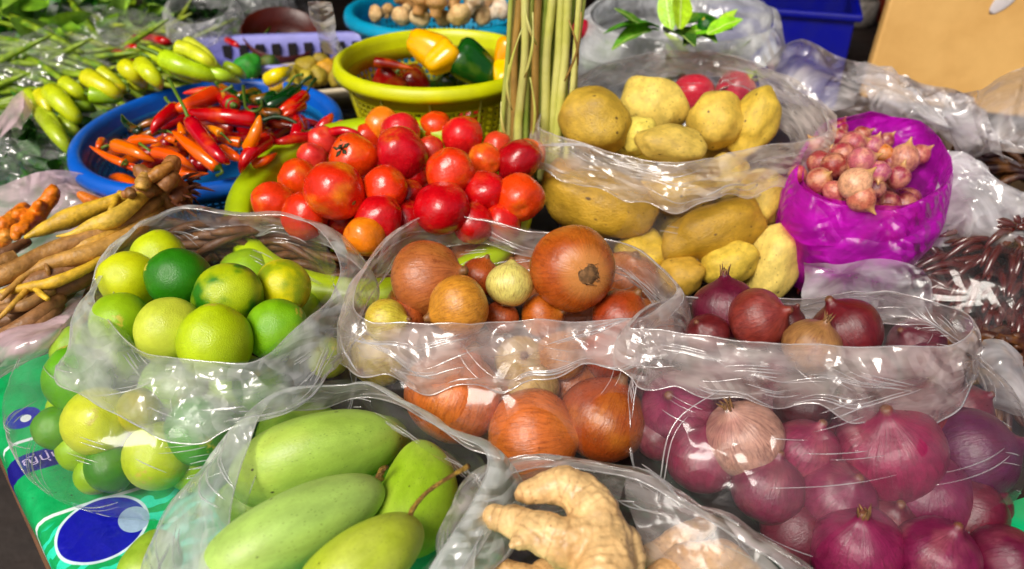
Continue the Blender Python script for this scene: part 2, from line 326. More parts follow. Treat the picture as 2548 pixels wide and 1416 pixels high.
for s in ss:
    wm = .17 + .06 * min(1, max(0, (s - .03) / .17)) + .012 * math.sin(s * 40)
    for q in ws:
        if q > .03: q = .03 + (q - .03) * (wm - .03) / .59
        v = cover_pt(s, q); v = v + Vector((0, 0, -.0015 + .0015 * float(perlin(np.array([[s * 18, q * 18, 3.]]))[0]))) - EN * (.004 * float(perlin(np.array([[s * 25, q * 8, 1.]]))[0]) if q < 0 else 0)
        V.append(v); UVs.append((s, q))
me = mesh("table_cover", V, F); ul = me.uv_layers.new(name="UVMap")
for lp in me.loops: ul.data[lp.index].uv = UVs[lp.vertex_index]
obj("table_cover", me, print_mat(), table)
tb = MB(); tb.box(((a0 + a1) / 2 + EN * 1.32 + Vector((0, 0, -.022))), ((a1 - a0).length + .3, 2.6, .03), Matrix(((ED.x, EN.x, 0), (ED.y, EN.y, 0), (0, 0, 1)))); bevel(obj('table_top', tb.mesh('table_top', False), plain('shade_toned_board', S(40, 26, 20), .6, .3, 8, .2, .004), table))  # board coloured dark to stand for the shade between the bags
wb = MB(); e = E0 - EN * .016
for (off, zz, hh) in ((.035, -.09, .05),):
    ctr = (a0 + a1) / 2 + EN * (off - .03) + Vector((0, 0, zz - .03)); L = (a1 - a0).length
    wb.box(ctr, (L, .02, hh), Matrix(((ED.x, EN.x, 0), (ED.y, EN.y, 0), (0, 0, 1))))
bevel(obj("apron", wb.mesh("apron", False), M['wood'], table))
for q in (a1 - ED * .12, a1 - ED * .55, a0 + ED * .3):
    lb = MB(); c = q + EN * .03; lb.box((c.x, c.y, -.45), (.035, .035, .6), Matrix(((ED.x, EN.x, 0), (ED.y, EN.y, 0), (0, 0, 1)))); bevel(obj("leg", lb.mesh("leg", False), M['wood'], table))
def lettering():
    cu = bpy.data.curves.new("lettering", 'FONT'); cu.body = "ญี่ปุ่น"; cu.size = .013; cu.align_x = 'LEFT'
    o = bpy.data.objects.new("lettering_tmp", cu); COL.objects.link(o)
    me = bpy.data.meshes.new_from_object(o.evaluated_get(bpy.context.evaluated_depsgraph_get())); bpy.data.objects.remove(o)
    me.name = "lettering"; w0 = sw(30, 1160)[1]
    for v in me.vertices:
        ww = .010 + v.co.x; s = s_b1 + .25 * ww - .001 - v.co.y * 1.0
        v.co = cover_pt(s, ww) + Vector((-.0002, -.0002, .0022))
    obj("lettering", me, plain("pale_ink", S(205, 190, 235), .5, .1, 40), table)
lettering()
# dark back of the stall with a shelf of goods
M['dark'] = plain("dark_wall", S(24, 15, 12), .8, .3, 3, .2, .01)
wl = MB(); wl.box((0, 2.3, .5), (7, .08, 2.6)); obj("back_wall", wl.mesh("back_wall", False), M['dark'], label="dark wall in shade behind the stall", cat="wall", kind="structure")
# ------------------------------------------------------------------ plastic bags and sheets
def smooth_normals(A, wrap):
    du = (np.roll(A, -1, 1) - np.roll(A, 1, 1)) if wrap else np.gradient(A, axis=1)
    dv = np.gradient(A, axis=0); n = np.cross(du, dv); return n / (np.linalg.norm(n, axis=2, keepdims=True) + 1e-12)
GRID = []
def creases(root, count, seed, mat, rows, length, wrap=True, rad_=(.0003, .0007)):
    "thin pinched folds standing proud of the film they belong to, in loose bundles, joined into one part"
    A, N = GRID; m, n = A.shape[:2]; r = np.random.default_rng(seed); b = MB()
    while count > 0:
        i0 = r.uniform(rows[0] * m, rows[1] * m); j0 = r.uniform(0, n); sl = r.normal() * .3; cv = r.normal() * .003; L0 = r.uniform(*length)
        for q in range(int(r.integers(1, 5))):
            count -= 1; k = int(L0 * r.uniform(.5, 1.2)); st = np.arange(-k // 2, k // 2 + 1)
            if len(st) < 5: continue
            ii = np.clip(i0 + sl * st + cv * st ** 2 * (1 + .3 * q) + q * r.uniform(.5, 1.3), 0, m - 1.01); jj = (j0 + st + r.uniform(-4, 4)) % n; ja = jj.astype(int); fj = (jj - ja)[:, None]; ia = ii.astype(int); fi = (ii - ia)[:, None]; jb = (ja + 1) % n
            p = (A[ia, ja] * (1 - fj) + A[ia, jb] * fj) * (1 - fi) + (A[ia + 1, ja] * (1 - fj) + A[ia + 1, jb] * fj) * fi
            rr = r.uniform(*rad_) * np.sin(np.linspace(.05, np.pi - .05, len(st))) ** .6 + .00006; b.add(tube("", p, rr, 5))
    return obj("fold_lines", b.mesh("fold_lines"), M[mat], root, kind="stuff")
def surf(name, A, wrap, crease, seed, freq=(14, 9), fine=.35):
    "a film surface from a grid of points, folded by ridged noise running along the film"
    m, n = A.shape[:2]; N = smooth_normals(A, wrap); q = A.reshape(-1, 3)
    L = np.cumsum(np.r_[0, np.linalg.norm(np.diff(A[m // 2], axis=0), axis=1)])
    u = np.broadcast_to(L[None, :], (m, n)); vv = np.concatenate([np.zeros((1, n)), np.cumsum(np.linalg.norm(np.diff(A, axis=0), axis=2), axis=0)])
    p3 = np.stack([A[..., 0] * freq[0], A[..., 1] * freq[0], vv * freq[1] + seed * 3.1], -1)
    p3 = p3 + .7 * np.stack([perlin(p3 * .6 + 9), perlin(p3 * .6 + 29), perlin(p3 * .6 + 49)], -1)
    rg = np.random.default_rng(int(seed) + 100); d = .55 * perlin(p3 * .5 + 70)
    for k in range(6):
        q = .55 + .5 * k; dr = rg.normal(size=3); dr /= np.linalg.norm(dr); x = p3 @ dr * q + rg.uniform(0, 9); w_ = np.abs((x % 2) - 1) * 2 - 1
        d = d + w_ * (.75 / (1 + .6 * k)) * np.clip(perlin(p3 * .4 + 13 * k) * 1.6 + .55, 0, 1)
    A = A + N * (d * crease)[..., None]; GRID[:] = [A, N]
    me = mesh(name, A.reshape(-1, 3), grid_faces(m, n, wrap)); ul = me.uv_layers.new(name='UVMap'); vi = np.empty(len(me.loops), int); me.loops.foreach_get('vertex_index', vi)
    ul.data.foreach_set('uv', np.stack([u.reshape(-1)[vi], vv.reshape(-1)[vi]], 1).reshape(-1)); return me
def bag(label, F, cuff, rings, mats=('film', 'cuff'), name="plastic_bag", seed=1, crease=(.004, .0045), inset=.004, group="open plastic bags of produce", closed=False, cat="bag"):
    """an open bag with its mouth folded outwards. F: mouth loop (px, py, z[, outward, drop of the cuff]); rings: body ellipses (cx, cy, rx, ry, z) below"""
    n = 300; pw = [tuple(P(q[0], q[1], q[2])) for q in F]; od = [(q[3], q[4]) if len(q) > 3 else cuff for q in F]
    A = crom(pw, n); OD = crom([(a, b, 0) for a, b in od], n)
    area = .5 * np.sum(A[:, 0] * np.roll(A[:, 1], -1) - np.roll(A[:, 0], -1) * A[:, 1])
    if area < 0: A = A[::-1]; OD = OD[::-1]
    c = A.mean(0); T = np.roll(A, -2, 0) - np.roll(A, 2, 0); T[:, 2] = 0; O = np.stack([T[:, 1], -T[:, 0], T[:, 2] * 0], 1)
    O /= np.linalg.norm(O, axis=1)[:, None] + 1e-9
    for _ in range(14): O = (np.roll(O, 1, 0) + O + np.roll(O, -1, 0)) / 3
    O /= np.linalg.norm(O, axis=1)[:, None] + 1e-9
    root = obj(name, None, loc=(c[0], c[1], 0), label=label, cat=cat, group=group)
    base = np.array([c[0], c[1], 0])
    rows = []
    for s in np.linspace(0, 1, 28):
        o = OD[:, :1] * (.25 * (1 - (1 - s) ** 8) + .75 * (1 - (1 - s) ** 1.6)); d = OD[:, 1:2] * (s ** 1.15)
        lift = .0012 * math.sin(min(1, s * 6) * math.pi)
        jit = (1 + .4 * perlin(np.stack([A[:, 0] * 30, A[:, 1] * 30, A[:, 2] * 0 + seed], 1)))[:, None]
        rows.append(A + O * o * (1 if s < .3 else (1 + (jit - 1) * (s - .3))) + np.array([0, 0, 1.]) * (lift - d * jit))
    obj("cuff", surf("cuff", np.array(rows) - base, True, crease[1] * 1.15, seed, (17, 15)), M[mats[1]], root)
    if mats[0] == 'film':
        creases(root, 70, seed * 7 + 1, 'crease', (.08, .98), (8, 34)); A0 = GRID[0]
        for q in (0, -1):
            V, F = tube("", np.vstack([A0[q], A0[q][:2]]), .00055 * (1 + .5 * perlin(np.stack([np.arange(n + 2) * .13, np.zeros(n + 2), np.full(n + 2, seed * 1.7 + q)], 1))), 5, cap=False); obj("lip", mesh("lip", V, F), M['crease'], root)
    ang = np.arctan2(A[:, 1] - c[1], A[:, 0] - c[0])
    key = [A - O * .001, A - O * inset + np.array([0, 0, -.018])]
    for (cx, cy, rx, ry, z) in rings:
        key.append(np.stack([cx + rx * np.cos(ang), cy + ry * np.sin(ang), np.full(n, z)], 1))
    last = rings[-1]; key.append(np.stack([last[0] + last[2] * .5 * np.cos(ang), last[1] + last[3] * .5 * np.sin(ang), np.full(n, .004)], 1))
    K = np.array(key); rows = []
    B = np.stack([crom(K[:, j], 54, False) for j in range(n)], 1)
    B[..., 2] = np.maximum(B[..., 2], .003)
    obj("body", surf("body", B - base, True, crease[0], seed + 5, (9, 14)), M[mats[0]], root)
    if mats[0] == 'film': creases(root, 170, seed * 7 + 2, 'crease', (.14, .72), (5, 20), rad_=(.00018, .0005))
    return root
def sheet(name, rows, mat, label, cat, crease=.006, seed=1, res=(80, 100), freq=(17, 14), fine=.5, group=None, parent=None, kind=None):
    "a loose piece of film through a grid of (px, py, z)"
    G = np.array([[tuple(P(*q)) for q in r] for r in rows]); m, n = res
    H = np.array([crom(r, n, False) for r in G]); A = np.stack([crom(H[:, j], m, False) for j in range(n)], 1)
    base = A.reshape(-1, 3).mean(0)
    return obj(name, surf(name, A - base, False, crease, seed, freq, fine), M[mat], parent, base, label, cat, group, kind)

LIMEBAG = [(232, 735, .12), (270, 655, .122), (330, 580, .124), (450, 528, .125), (600, 538, .125), (740, 545, .125), (820, 610, .124), (848, 680, .122), (800, 760, .122), (720, 830, .122, .03, 0.022),
           (640, 898, .122, .03, 0.025), (540, 905, .122, .034, 0.029), (430, 898, .122, .036, 0.030), (350, 880, .121, .036, 0.029), (280, 810, .12, .04, 0.025)]
bag("clear plastic bag full of limes with a thick milky rolled rim", LIMEBAG, (.024, .036), [(-.245, .492, .126, .113, .075), (-.25, .478, .126, .108, .035), (-.247, .474, .108, .09, .006)], seed=2)
ONIONBAG = [(880, 760, .122), (905, 680, .122), (975, 600, .122), (1060, 540, .123), (1200, 548, .122), (1330, 572, .121), (1470, 592, .12), (1580, 620, .12), (1685, 700, .12),
            (1640, 755, .122, .02, 0.025), (1560, 782, .122, .022, 0.029), (1400, 795, .122, .024, 0.032), (1250, 800, .122, .026, 0.035), (1130, 812, .122, .026, 0.035), (1010, 806, .122, .026, 0.032), (910, 795, .122, .022, 0.029)]
bag("clear plastic bag of brown onions with its mouth rolled outwards", ONIONBAG, (.014, .036), [(-.005, .515, .13, .088, .08), (.0, .50, .125, .092, .045), (.005, .495, .1, .08, .006)], ('film', 'cuff_warm'), seed=3)
REDBAG = [(1570, 800, .124), (1660, 748, .112), (1830, 735, .106), (2000, 742, .105), (2150, 727, .106), (2300, 738, .108), (2405, 770, .115), (2422, 815, .122, .014, 0.043), (2370, 860, .126, .016, 0.044),
          (2200, 873, .127, .018, 0.044), (2000, 862, .127, .018, 0.043), (1840, 848, .127, .018, 0.039), (1700, 828, .126, .018, 0.034), (1605, 815, .125, .016, 0.032)]
bag("clear plastic bag of red onions folded over in a wide flat band", REDBAG, (.010, .034), [(.215, .445, .128, .075, .085), (.22, .42, .136, .085, .05), (.22, .42, .12, .08, .006)], ('film', 'cuff_warm'), seed=4, crease=(.0045, .004))
POTBAG = [(1340, 300, .15, .012, .034), (1375, 228, .152), (1480, 163, .154), (1600, 138, .155), (1760, 128, .156), (1900, 168, .156), (2010, 240, .155, .016, .04), (2062, 318, .15, .016, .05),
          (1985, 352, .148, .014, .04), (1850, 376, .147, .014, .036), (1700, 402, .146, .014, .034), (1560, 386, .146, .014, .034), (1440, 354, .148, .014, .034), (1372, 330, .15, .013, .034)]
pbag = bag("tall clear plastic bag of pale yellow potatoes", POTBAG, (.013, .036), [(.168, .80, .132, .115, .10), (.168, .78, .126, .105, .05), (.168, .77, .105, .085, .006)], ('film', 'cuff_thin'), seed=5, crease=(.006, .005))
pf = sheet("flap", [[(1880, 165, .157), (1985, 205, .160), (2085, 290, .155)], [(1890, 215, .150), (1990, 262, .150), (2075, 350, .140)], [(1900, 290, .136), (1985, 345, .135), (2045, 420, .118)]], 'cuff_thin', None, None, .004, 74, (50, 60), (18, 18))
pf.location = pf.location - pbag.location; pf.parent = pbag
MANGOBAG = [(700, 975, .100), (880, 938, .104), (1000, 1000, .104), (1110, 1080, .103), (1215, 1150, .1), (1160, 1280, .098), (1060, 1416, .094), (950, 1560, .088), (720, 1640, .085),
            (585, 1480, .088, .05, .03), (570, 1320, .09, .052, .03), (585, 1200, .093, .045, .028), (640, 1060, .097, .03, .025)]
bag("clear plastic bag holding large green mangoes", MANGOBAG, (.018, .028), [(-.115, .335, .1, .085, .06), (-.115, .33, .09, .08, .03), (-.115, .33, .07, .06, .006)], ('film', 'cuff_milky'), seed=6, crease=(.003, .005))
GINGERBAG = [(1225, 1215, .092), (1300, 1165, .095), (1400, 1150, .097), (1560, 1190, .098), (1700, 1245, .098), (1850, 1345, .097), (1960, 1440, .094), (1900, 1600, .09), (1500, 1660, .085), (1200, 1580, .085), (1180, 1400, .09)]
gbag = bag("clear plastic bag with pale ginger root lying in it", GINGERBAG, (.026, .022), [(.05, .285, .1, .07, .06), (.05, .28, .1, .07, .03), (.05, .28, .07, .05, .006)], ('film', 'cuff_warm'), seed=7, crease=(.004, .006))
gf = sheet("inner_fold", [[(1560, 1185, .092), (1700, 1240, .093), (1850, 1340, .09), (1980, 1450, .085)], [(1560, 1240, .08), (1680, 1300, .083), (1800, 1390, .08), (1920, 1500, .08)], [(1590, 1330, .07), (1680, 1380, .072), (1760, 1440, .07), (1850, 1540, .07)], [(1610, 1420, .055), (1680, 1460, .055), (1740, 1520, .055), (1800, 1600, .055)]], 'film_gin', None, None, .005, 71, (60, 70), (16, 14))
gf.location = gf.location - gbag.location; gf.parent = gbag
gf = sheet("inner_fold", [[(1235, 1215, .09), (1310, 1175, .093), (1400, 1158, .094), (1560, 1185, .093)], [(1220, 1260, .07), (1300, 1230, .07), (1400, 1215, .07), (1540, 1250, .07)], [(1200, 1400, .05), (1290, 1330, .05), (1400, 1300, .05), (1520, 1330, .05)]], 'film_gin', None, None, .004, 72, (50, 60), (16, 14))
gf.location = gf.location - gbag.location; gf.parent = gbag
PURBAG = [(1985, 425, .128), (2015, 360, .13), (2080, 312, .134), (2190, 292, .137), (2290, 302, .137), (2350, 365, .134), (2368, 430, .13), (2330, 478, .126), (2250, 512, .122), (2150, 515, .12), (2050, 495, .122), (1995, 460, .126)]
bag("bright purple plastic bag rolled open round small pink shallots", PURBAG, (.010, .042), [(.335, .70, .074, .08, .085), (.33, .695, .066, .07, .05), (.33, .695, .05, .05, .006)], ('film_purple', 'film_purple'), seed=8, crease=(.0045, .0065))
HERBBAG = [(1470, 40, .165), (1500, 0, .17), (1620, -28, .175), (1760, -25, .175), (1890, 0, .172), (1925, 50, .166), (1895, 85, .16), (1790, 100, .158), (1650, 98, .158), (1530, 80, .16)]
bag("milky plastic bag with bright green citrus leaves on top", HERBBAG, (.02, .035), [(.205, 1.10, .12, .09, .11), (.205, 1.10, .115, .085, .06), (.205, 1.10, .09, .07, .006)], ('film_herb', 'film_herb'), seed=9, crease=(.004, .006))
sheet("plastic_bag", [[(-40, 480, .05), (90, 430, .09), (180, 425, .105), (260, 440, .10), (330, 470, .085)], [(-40, 560, .05), (80, 520, .06), (170, 510, .065), (250, 520, .06), (330, 540, .05)],
      [(-40, 700, .045), (60, 690, .05), (130, 680, .05), (190, 680, .05), (240, 670, .05)], [(-60, 850, .06), (20, 850, .085), (90, 835, .09), (150, 810, .092), (190, 780, .085)], [(-60, 960, .03), (10, 940, .04), (70, 910, .045), (130, 880, .045), (170, 840, .04)]],
      'film_pink', "open pink plastic bag under the bundle of brown finger roots", "bag", .006, 11, group="open plastic bags of produce")
# ------------------------------------------------------------------ round and long produce
def variants(name, k, prof, amp=.05, sc=1.3, nu=28, extra=None):
    out = []
    for i in range(k):
        lf = lump(i + hash_(name), amp, sc); fn = (lambda V, lf=lf, i=i: lf(extra(V, i) if extra else V)); out.append(rev(name, prof, nu, fn))
    return out
def hash_(s): return sum(ord(c) * (i + 3) for i, c in enumerate(s)) % 97
def lime_prof():
    p = []
    for q in np.linspace(-np.pi / 2, np.pi / 2, 24):
        z = math.sin(q); r = math.cos(q); z *= 1.04
        if z > .9: z += .5 * max(0, z - .9) ; 
        p.append((r, z))
    return p
def onion_prof():
    p = [(max(0, math.cos(q)) ** .95, .9 * math.sin(q)) for q in np.linspace(-np.pi / 2, R(68), 22)]
    return p[:-1] + [(.30, .88), (.19, .95), (.13, 1.03), (.11, 1.12), (.06, 1.16), (0, 1.15)]
def tomato_prof():
    return [(math.cos(q), 1.0 * math.sin(q) - .12 * math.exp(-(math.cos(q) / .22) ** 2) * (1 if q > 0 else .2)) for q in np.linspace(-np.pi / 2, np.pi / 2, 24)]
def shallot_prof():
    return [(max(0, math.cos(q)) ** 1.1, 1.1 * math.sin(q)) for q in np.linspace(-np.pi / 2, R(60), 16)] + [(.28, 1.08), (.16, 1.25), (.09, 1.45), (.05, 1.6), (0, 1.62)]
def mango_prof(): return [(max(0, math.cos(q)) ** .82 * (1 - .1 * math.sin(q)), math.sin(q)) for q in np.linspace(-np.pi / 2, np.pi / 2, 30)]
def mango_bend(V, i):
    V = V.copy(); V[:, 0] += .22 * (V[:, 2] ** 2) - .1; V[:, 1] *= .82; return V
def pepper_prof(): return [(0, -.95), (.2, -.95), (.42, -.88), (.6, -.72), (.74, -.4), (.86, 0), (.94, .35), (.95, .62), (.84, .84), (.6, .97), (.34, .93), (.15, .84), (0, .82)]
def pepper_lobe(V, i):
    V = V.copy(); a = np.arctan2(V[:, 1], V[:, 0]); k = 3 + i % 2; m = 1 + .13 * np.abs(np.cos(a * k / 2 + i)) - .08 ; V[:, 0] *= m; V[:, 1] *= m
    V[:, 2] += .08 * np.abs(np.cos(a * k / 2 + i)) * np.sign(V[:, 2]) * (np.hypot(V[:, 0], V[:, 1]) / .9); return V
ME = dict(lime=variants("lime", 4, lime_prof(), .035, 1.2), onion=variants("onion", 4, onion_prof(), .05, 1.1, 32), red_onion=variants("red_onion", 4, onion_prof(), .06, 1.2, 30),
          tomato=variants("tomato", 6, tomato_prof(), .11, 1.15), shallot=variants("shallot", 4, shallot_prof(), .07, 1.2, 18), potato=variants("potato", 6, sph(24), .2, 1.35),
          mango=variants("mango", 3, mango_prof(), .05, .9, 34, mango_bend), bell_pepper=variants("bell_pepper", 3, [(pp[0], pp[1]) for pp in np.array(crom(pepper_prof(), 40, False))[:, :2]] if False else pepper_prof(), .05, 1.2, 40, pepper_lobe))
for k in ME:
    for m in ME[k]: m.materials.append(M[{'bell_pepper': 'pepper'}.get(k, k)])
for m in ME['bell_pepper']: pass
def roots_mesh(seed):
    r = np.random.default_rng(seed); b = MB()
    for k in range(26):
        a = r.uniform(0, 6.28); q = r.uniform(.02, .22); tip = r.uniform(.1, .32); p = [(q * math.cos(a), q * math.sin(a), -.86)]
        for s in (.4, .7, 1): p.append(((q + tip * s * .5) * math.cos(a + s * r.uniform(-1, 1)), (q + tip * s * .5) * math.sin(a + s * r.uniform(-.8, .8)), -.88 - .10 * s + .08 * s * s))
        b.add(tube("", p, [.018, .014, .01, .004], 4))
    V, F = tube("", [(0, 0, -.82), (0, 0, -.9), (0, 0, -.93)], [.28, .24, .1], 12); b.add((V, F)); return b.mesh("root_plate")
ROOTS = [roots_mesh(1), roots_mesh(2)]
for m in ROOTS: m.materials.append(M['dry'])
def neck_mesh(seed):
    r = np.random.default_rng(seed); b = MB()
    for k in range(7):
        a = k * .9; p = [(.09 * math.cos(a), .09 * math.sin(a), 1.0), (.11 * math.cos(a), .11 * math.sin(a), 1.14), ((.1 + r.uniform(-.08, .14)) * math.cos(a + .3), (.1 + r.uniform(-.08, .14)) * math.sin(a + .3), 1.22 + r.uniform(0, .22))]
        b.add(tube("", p, [.05, .035, .008], 5))
    return b.mesh("neck")
NECK = [neck_mesh(1), neck_mesh(2)]
for m in NECK: m.materials.append(M['dry'])
def scar_mesh():
    b = MB(); b.add(tube("", [(0, 0, .84), (0, 0, .885), (0, 0, .88)], [.14, .12, .05], 12)); return b.mesh("stem_scar")
def calyx_mesh():
    b = MB()
    for k in range(5):
        a = k * 2 * math.pi / 5; d = np.array([math.cos(a), math.sin(a), 0]); n = np.array([-d[1], d[0], 0]); pts = [d * .05 + [0, 0, .9], d * .22 + n * .1 + [0, 0, .93], d * .42 + [0, 0, .96], d * .22 - n * .1 + [0, 0, .93]]
        b.add((pts + [p + np.array([0, 0, .02]) for p in pts], [(0, 1, 2, 3), (7, 6, 5, 4), (0, 4, 5, 1), (1, 5, 6, 2), (2, 6, 7, 3), (3, 7, 4, 0)]))
    b.add(tube("", [(0, 0, .88), (0, 0, 1.0), (.05, 0, 1.12)], [.07, .06, .07], 8)); return b.mesh("calyx")
SCAR, CALYX = scar_mesh(), calyx_mesh(); SCAR.materials.append(M['scar']); CALYX.materials.append(M['calyx'])
def pstem_mesh():
    b = MB(); b.add(tube("", [(0, 0, .80), (0, 0, .9), (.02, 0, 1.1), (.1, .02, 1.32)], [.3, .12, .09, .11], 10)); return b.mesh("stem")
PSTEM = pstem_mesh(); PSTEM.materials.append(M['stem'])
CNT = {}
def place(kind, px, py, r, z, col, ax=(0, 0, 1), label=None, group=None, sc=(1, 1, 1), roll=None, part=None, cat=None, pat=1.0):
    "one fruit: centre on the sight line of (px, py) at height z, r in photograph pixels, ax = where its top end points (right, up, towards the viewer)"
    i = CNT.get(kind, 0); CNT[kind] = i + 1; v = P(px, py, z); me = ME[kind][i % len(ME[kind])]; s = rad(v, r)
    o = obj(kind, me, None, None, v, label, cat or kind.replace('_', ' '), group, None, (*col[:3], pat))
    rr = random.uniform(0, 6.28) if roll is None else roll
    o.rotation_mode = 'QUATERNION'; o.rotation_quaternion = view_dir(ax).to_track_quat('Z', 'Y') @ Quaternion((0, 0, 1), rr)
    o.scale = (s * sc[0], s * sc[1], s * sc[2])
    if part: obj(part.name, part, None, o)
    return o
def span(kind, p0, p1, r, z0, z1, col, **kw):
    "a long fruit lying between two photograph points, r = half thickness in pixels; p1 is its stem end"
    a, b = P(*p0, z0), P(*p1, z1); v = (a + b) / 2; d = b - a; i = CNT.get(kind, 0); CNT[kind] = i + 1; s = rad(v, r)
    o = obj(kind, ME[kind][i % len(ME[kind])], None, None, v, kw.get('label'), kind.replace('_', ' '), kw.get('group'), None, (*col[:3], kw.get('pat', 1.0)))
    o.rotation_mode = 'QUATERNION'; o.rotation_quaternion = d.to_track_quat('Z', 'Y') @ Quaternion((0, 0, 1), kw.get('roll', 0.)); o.scale = (s, s, d.length / 2)
    return o
Y_, G_, B_ = S(190, 206, 10), S(40, 120, 6), S(150, 190, 16)
GL = "limes in the plastic bag"
for (px, py, r, z, col, ax, pat, lab) in [
    (395, 645, 68, .105, Y_, (.2, 1, .2), .25, "yellow-green lime at the back of the bag, half hidden by the others"),
    (322, 695, 70, .106, S(206, 214, 14), (-.7, .2, .6), .15, "bright yellow lime against the back rim of the bag"),
    (446, 693, 76, .113, G_, (-.8, .3, .5), .9, "darkest green lime on top of the bag"),
    (568, 735, 82, .113, S(178, 196, 16), (-1, -.3, .3), 1.0, "two-toned lime, yellow with a deep green side, in mid-bag"),
    (705, 714, 68, .102, S(216, 210, 10), (.6, -.7, .5), .7, "yellow lime with mottled green crown by the far side of the bag"),
    (300, 800, 73, .106, B_, (.3, .1, .9), .35, "yellow-green lime with its round end facing out beside the inner rim"),
    (418, 820, 79, .112, S(200, 210, 60), (-.5, -.7, .4), .15, "pale lime with a washed-out side between two brighter limes"),
    (535, 852, 92, .112, S(176, 200, 8), (.1, 1, .3), .2, "largest yellow-green lime at the front of the bag opening"),
    (688, 820, 76, .104, S(120, 176, 10), (.7, .5, .3), .4, "smooth mid-green lime leaning on the front rim of the bag"),
    (196, 945, 82, .068, S(96, 166, 10), (-.3, 1, .2), .4, "dark green lime pressed on the bag just under its rim"),
    (246, 1050, 86, .052, S(200, 208, 30), (.3, .3, .9), .1, "pale yellow lime shining through the film of the bag"),
    (348, 1022, 56, .06, S(190, 180, 20), (.2, .8, .5), .3, "small dull yellow lime seen through the film below the rim"),
    (500, 1070, 88, .05, S(70, 150, 6), (.5, -.2, .8), .6, "bright green lime low in the bag, seen through film"),
    (394, 1135, 84, .036, S(186, 204, 20), (0, -.3, .9), .2, "yellow-green lime at the bottom of the bag, seen through film"),
    (142, 1065, 54, .045, S(90, 150, 10), (-1, .2, .3), .4, "dark olive lime at the outer edge of the bag"),
    (275, 1160, 62, .026, S(70, 130, 10), (.4, -.9, .3), .7, "green lime lowest in the corner of the bag"),
    (815, 890, 52, .07, S(170, 176, 30), (.5, .5, .7), .4, "lime squeezed next to the bag of brown onions"),
    (650, 960, 70, .06, S(110, 160, 12), (.1, .5, .7), .6, "lime hidden behind the milky front fold of its bag")]:
    place('lime', px, py, r, z, col, ax, lab, GL, pat=pat)
for (px, py, r, z) in [(480, 780, 75, .07), (620, 690, 70, .06), (350, 760, 70, .07), (600, 960, 80, .05), (720, 860, 70, .05), (300, 900, 75, .06), (430, 960, 80, .06), (560, 640, 66, .045), (640, 760, 74, .055), (440, 700, 70, .06), (740, 770, 60, .05), (200, 1010, 70, .03), (330, 1080, 70, .025), (430, 1060, 80, .03), (560, 1000, 80, .035), (196, 1118, 54, .03), (238, 1180, 50, .018), (480, 1150, 70, .02), (190, 870, 60, .07)]:
    place('lime', px, py, r, z, B_, (random.uniform(-1, 1), random.uniform(-1, 1), .5), "lime buried under the top layer of the bag", GL, pat=.25)
GO = "brown onions in the plastic bag"
OC = S(176, 92, 34)
for (px, py, r, z, col, ax, pat, part, lab) in [
    (1062, 694, 98, .115, S(172, 98, 48), (1, .2, .4), .3, 'r', "large copper onion with a violet sheen at the back of the bag"),
    (1143, 762, 80, .118, S(206, 140, 44), (-.95, -.35, .2), .7, None, "golden brown onion in the front middle of the bag"),
    (1268, 708, 60, .118, S(216, 206, 110), (.1, 1, -.1), .15, 'r', "small peeled pale green onion standing on its roots"),
    (1425, 668, 108, .128, S(170, 78, 20), (-.3, .15, -.9), .35, 'r', "biggest brown onion, its root plate facing out, on top of the bag"),
    (962, 800, 58, .105, S(204, 190, 60), (.9, .1, .3), .6, None, "yellow-skinned onion just above the front rim of the bag"),
    (1008, 790, 50, .095, S(180, 90, 40), (.2, .8, .4), .3, None, "copper onion peeping out behind the yellow-skinned one"),
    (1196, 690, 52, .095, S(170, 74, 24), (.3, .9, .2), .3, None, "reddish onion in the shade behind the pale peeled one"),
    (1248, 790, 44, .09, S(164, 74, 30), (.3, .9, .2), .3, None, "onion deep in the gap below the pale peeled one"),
    (1350, 785, 56, .09, S(178, 90, 20), (.9, .2, .5), .5, None, "small brown onion under the biggest one"),
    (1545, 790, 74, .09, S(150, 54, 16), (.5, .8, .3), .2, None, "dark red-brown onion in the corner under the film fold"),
    (942, 885, 80, .06, S(206, 182, 64), (-.4, -.4, .8), .5, None, "straw-yellow onion seen through film below the rim"),
    (1130, 985, 124, .056, S(204, 104, 40), (.4, .9, .1), .35, None, "bright copper onion glinting through the film, nearest the mango bag"),
    (1295, 900, 66, .062, S(200, 170, 96), (.1, .3, .9), .3, None, "pale tan onion seen through film under the rolled rim"),
    (1395, 885, 66, .066, S(196, 130, 60), (.3, .9, .3), .5, None, "golden onion seen through film under the rolled rim"),
    (1525, 880, 76, .066, S(170, 60, 14), (.2, .9, .3), .2, None, "dark orange onion seen through film beside the red onion bag"),
    (1326, 968, 68, .05, S(196, 164, 90), (.6, -.4, .7), .3, None, "small dull tan onion between three copper ones"),
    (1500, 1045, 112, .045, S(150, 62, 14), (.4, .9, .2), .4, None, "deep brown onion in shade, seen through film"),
    (1325, 1090, 122, .04, S(200, 104, 40), (.96, .12, .25), .3, 'n', "copper onion with its dry neck pointing to the red onions")]:
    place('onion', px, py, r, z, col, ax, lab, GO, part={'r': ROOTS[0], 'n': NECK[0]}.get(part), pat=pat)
for (px, py, r, z) in [(1220, 900, 80, .04), (1040, 760, 80, .055), (1420, 780, 90, .045), (1600, 820, 80, .04), (1180, 660, 80, .05), (1300, 690, 80, .04), (1100, 850, 90, .04), (1480, 900, 90, .04), (1560, 700, 80, .04), (1000, 860, 80, .035), (1420, 960, 100, .03), (1230, 1020, 90, .03)]:
    place('onion', px, py, r, z, OC, (random.uniform(-1, 1), .6, .5), "brown onion buried in the middle of the bag", GO, pat=.4)
GR = "red onions in the plastic bag"
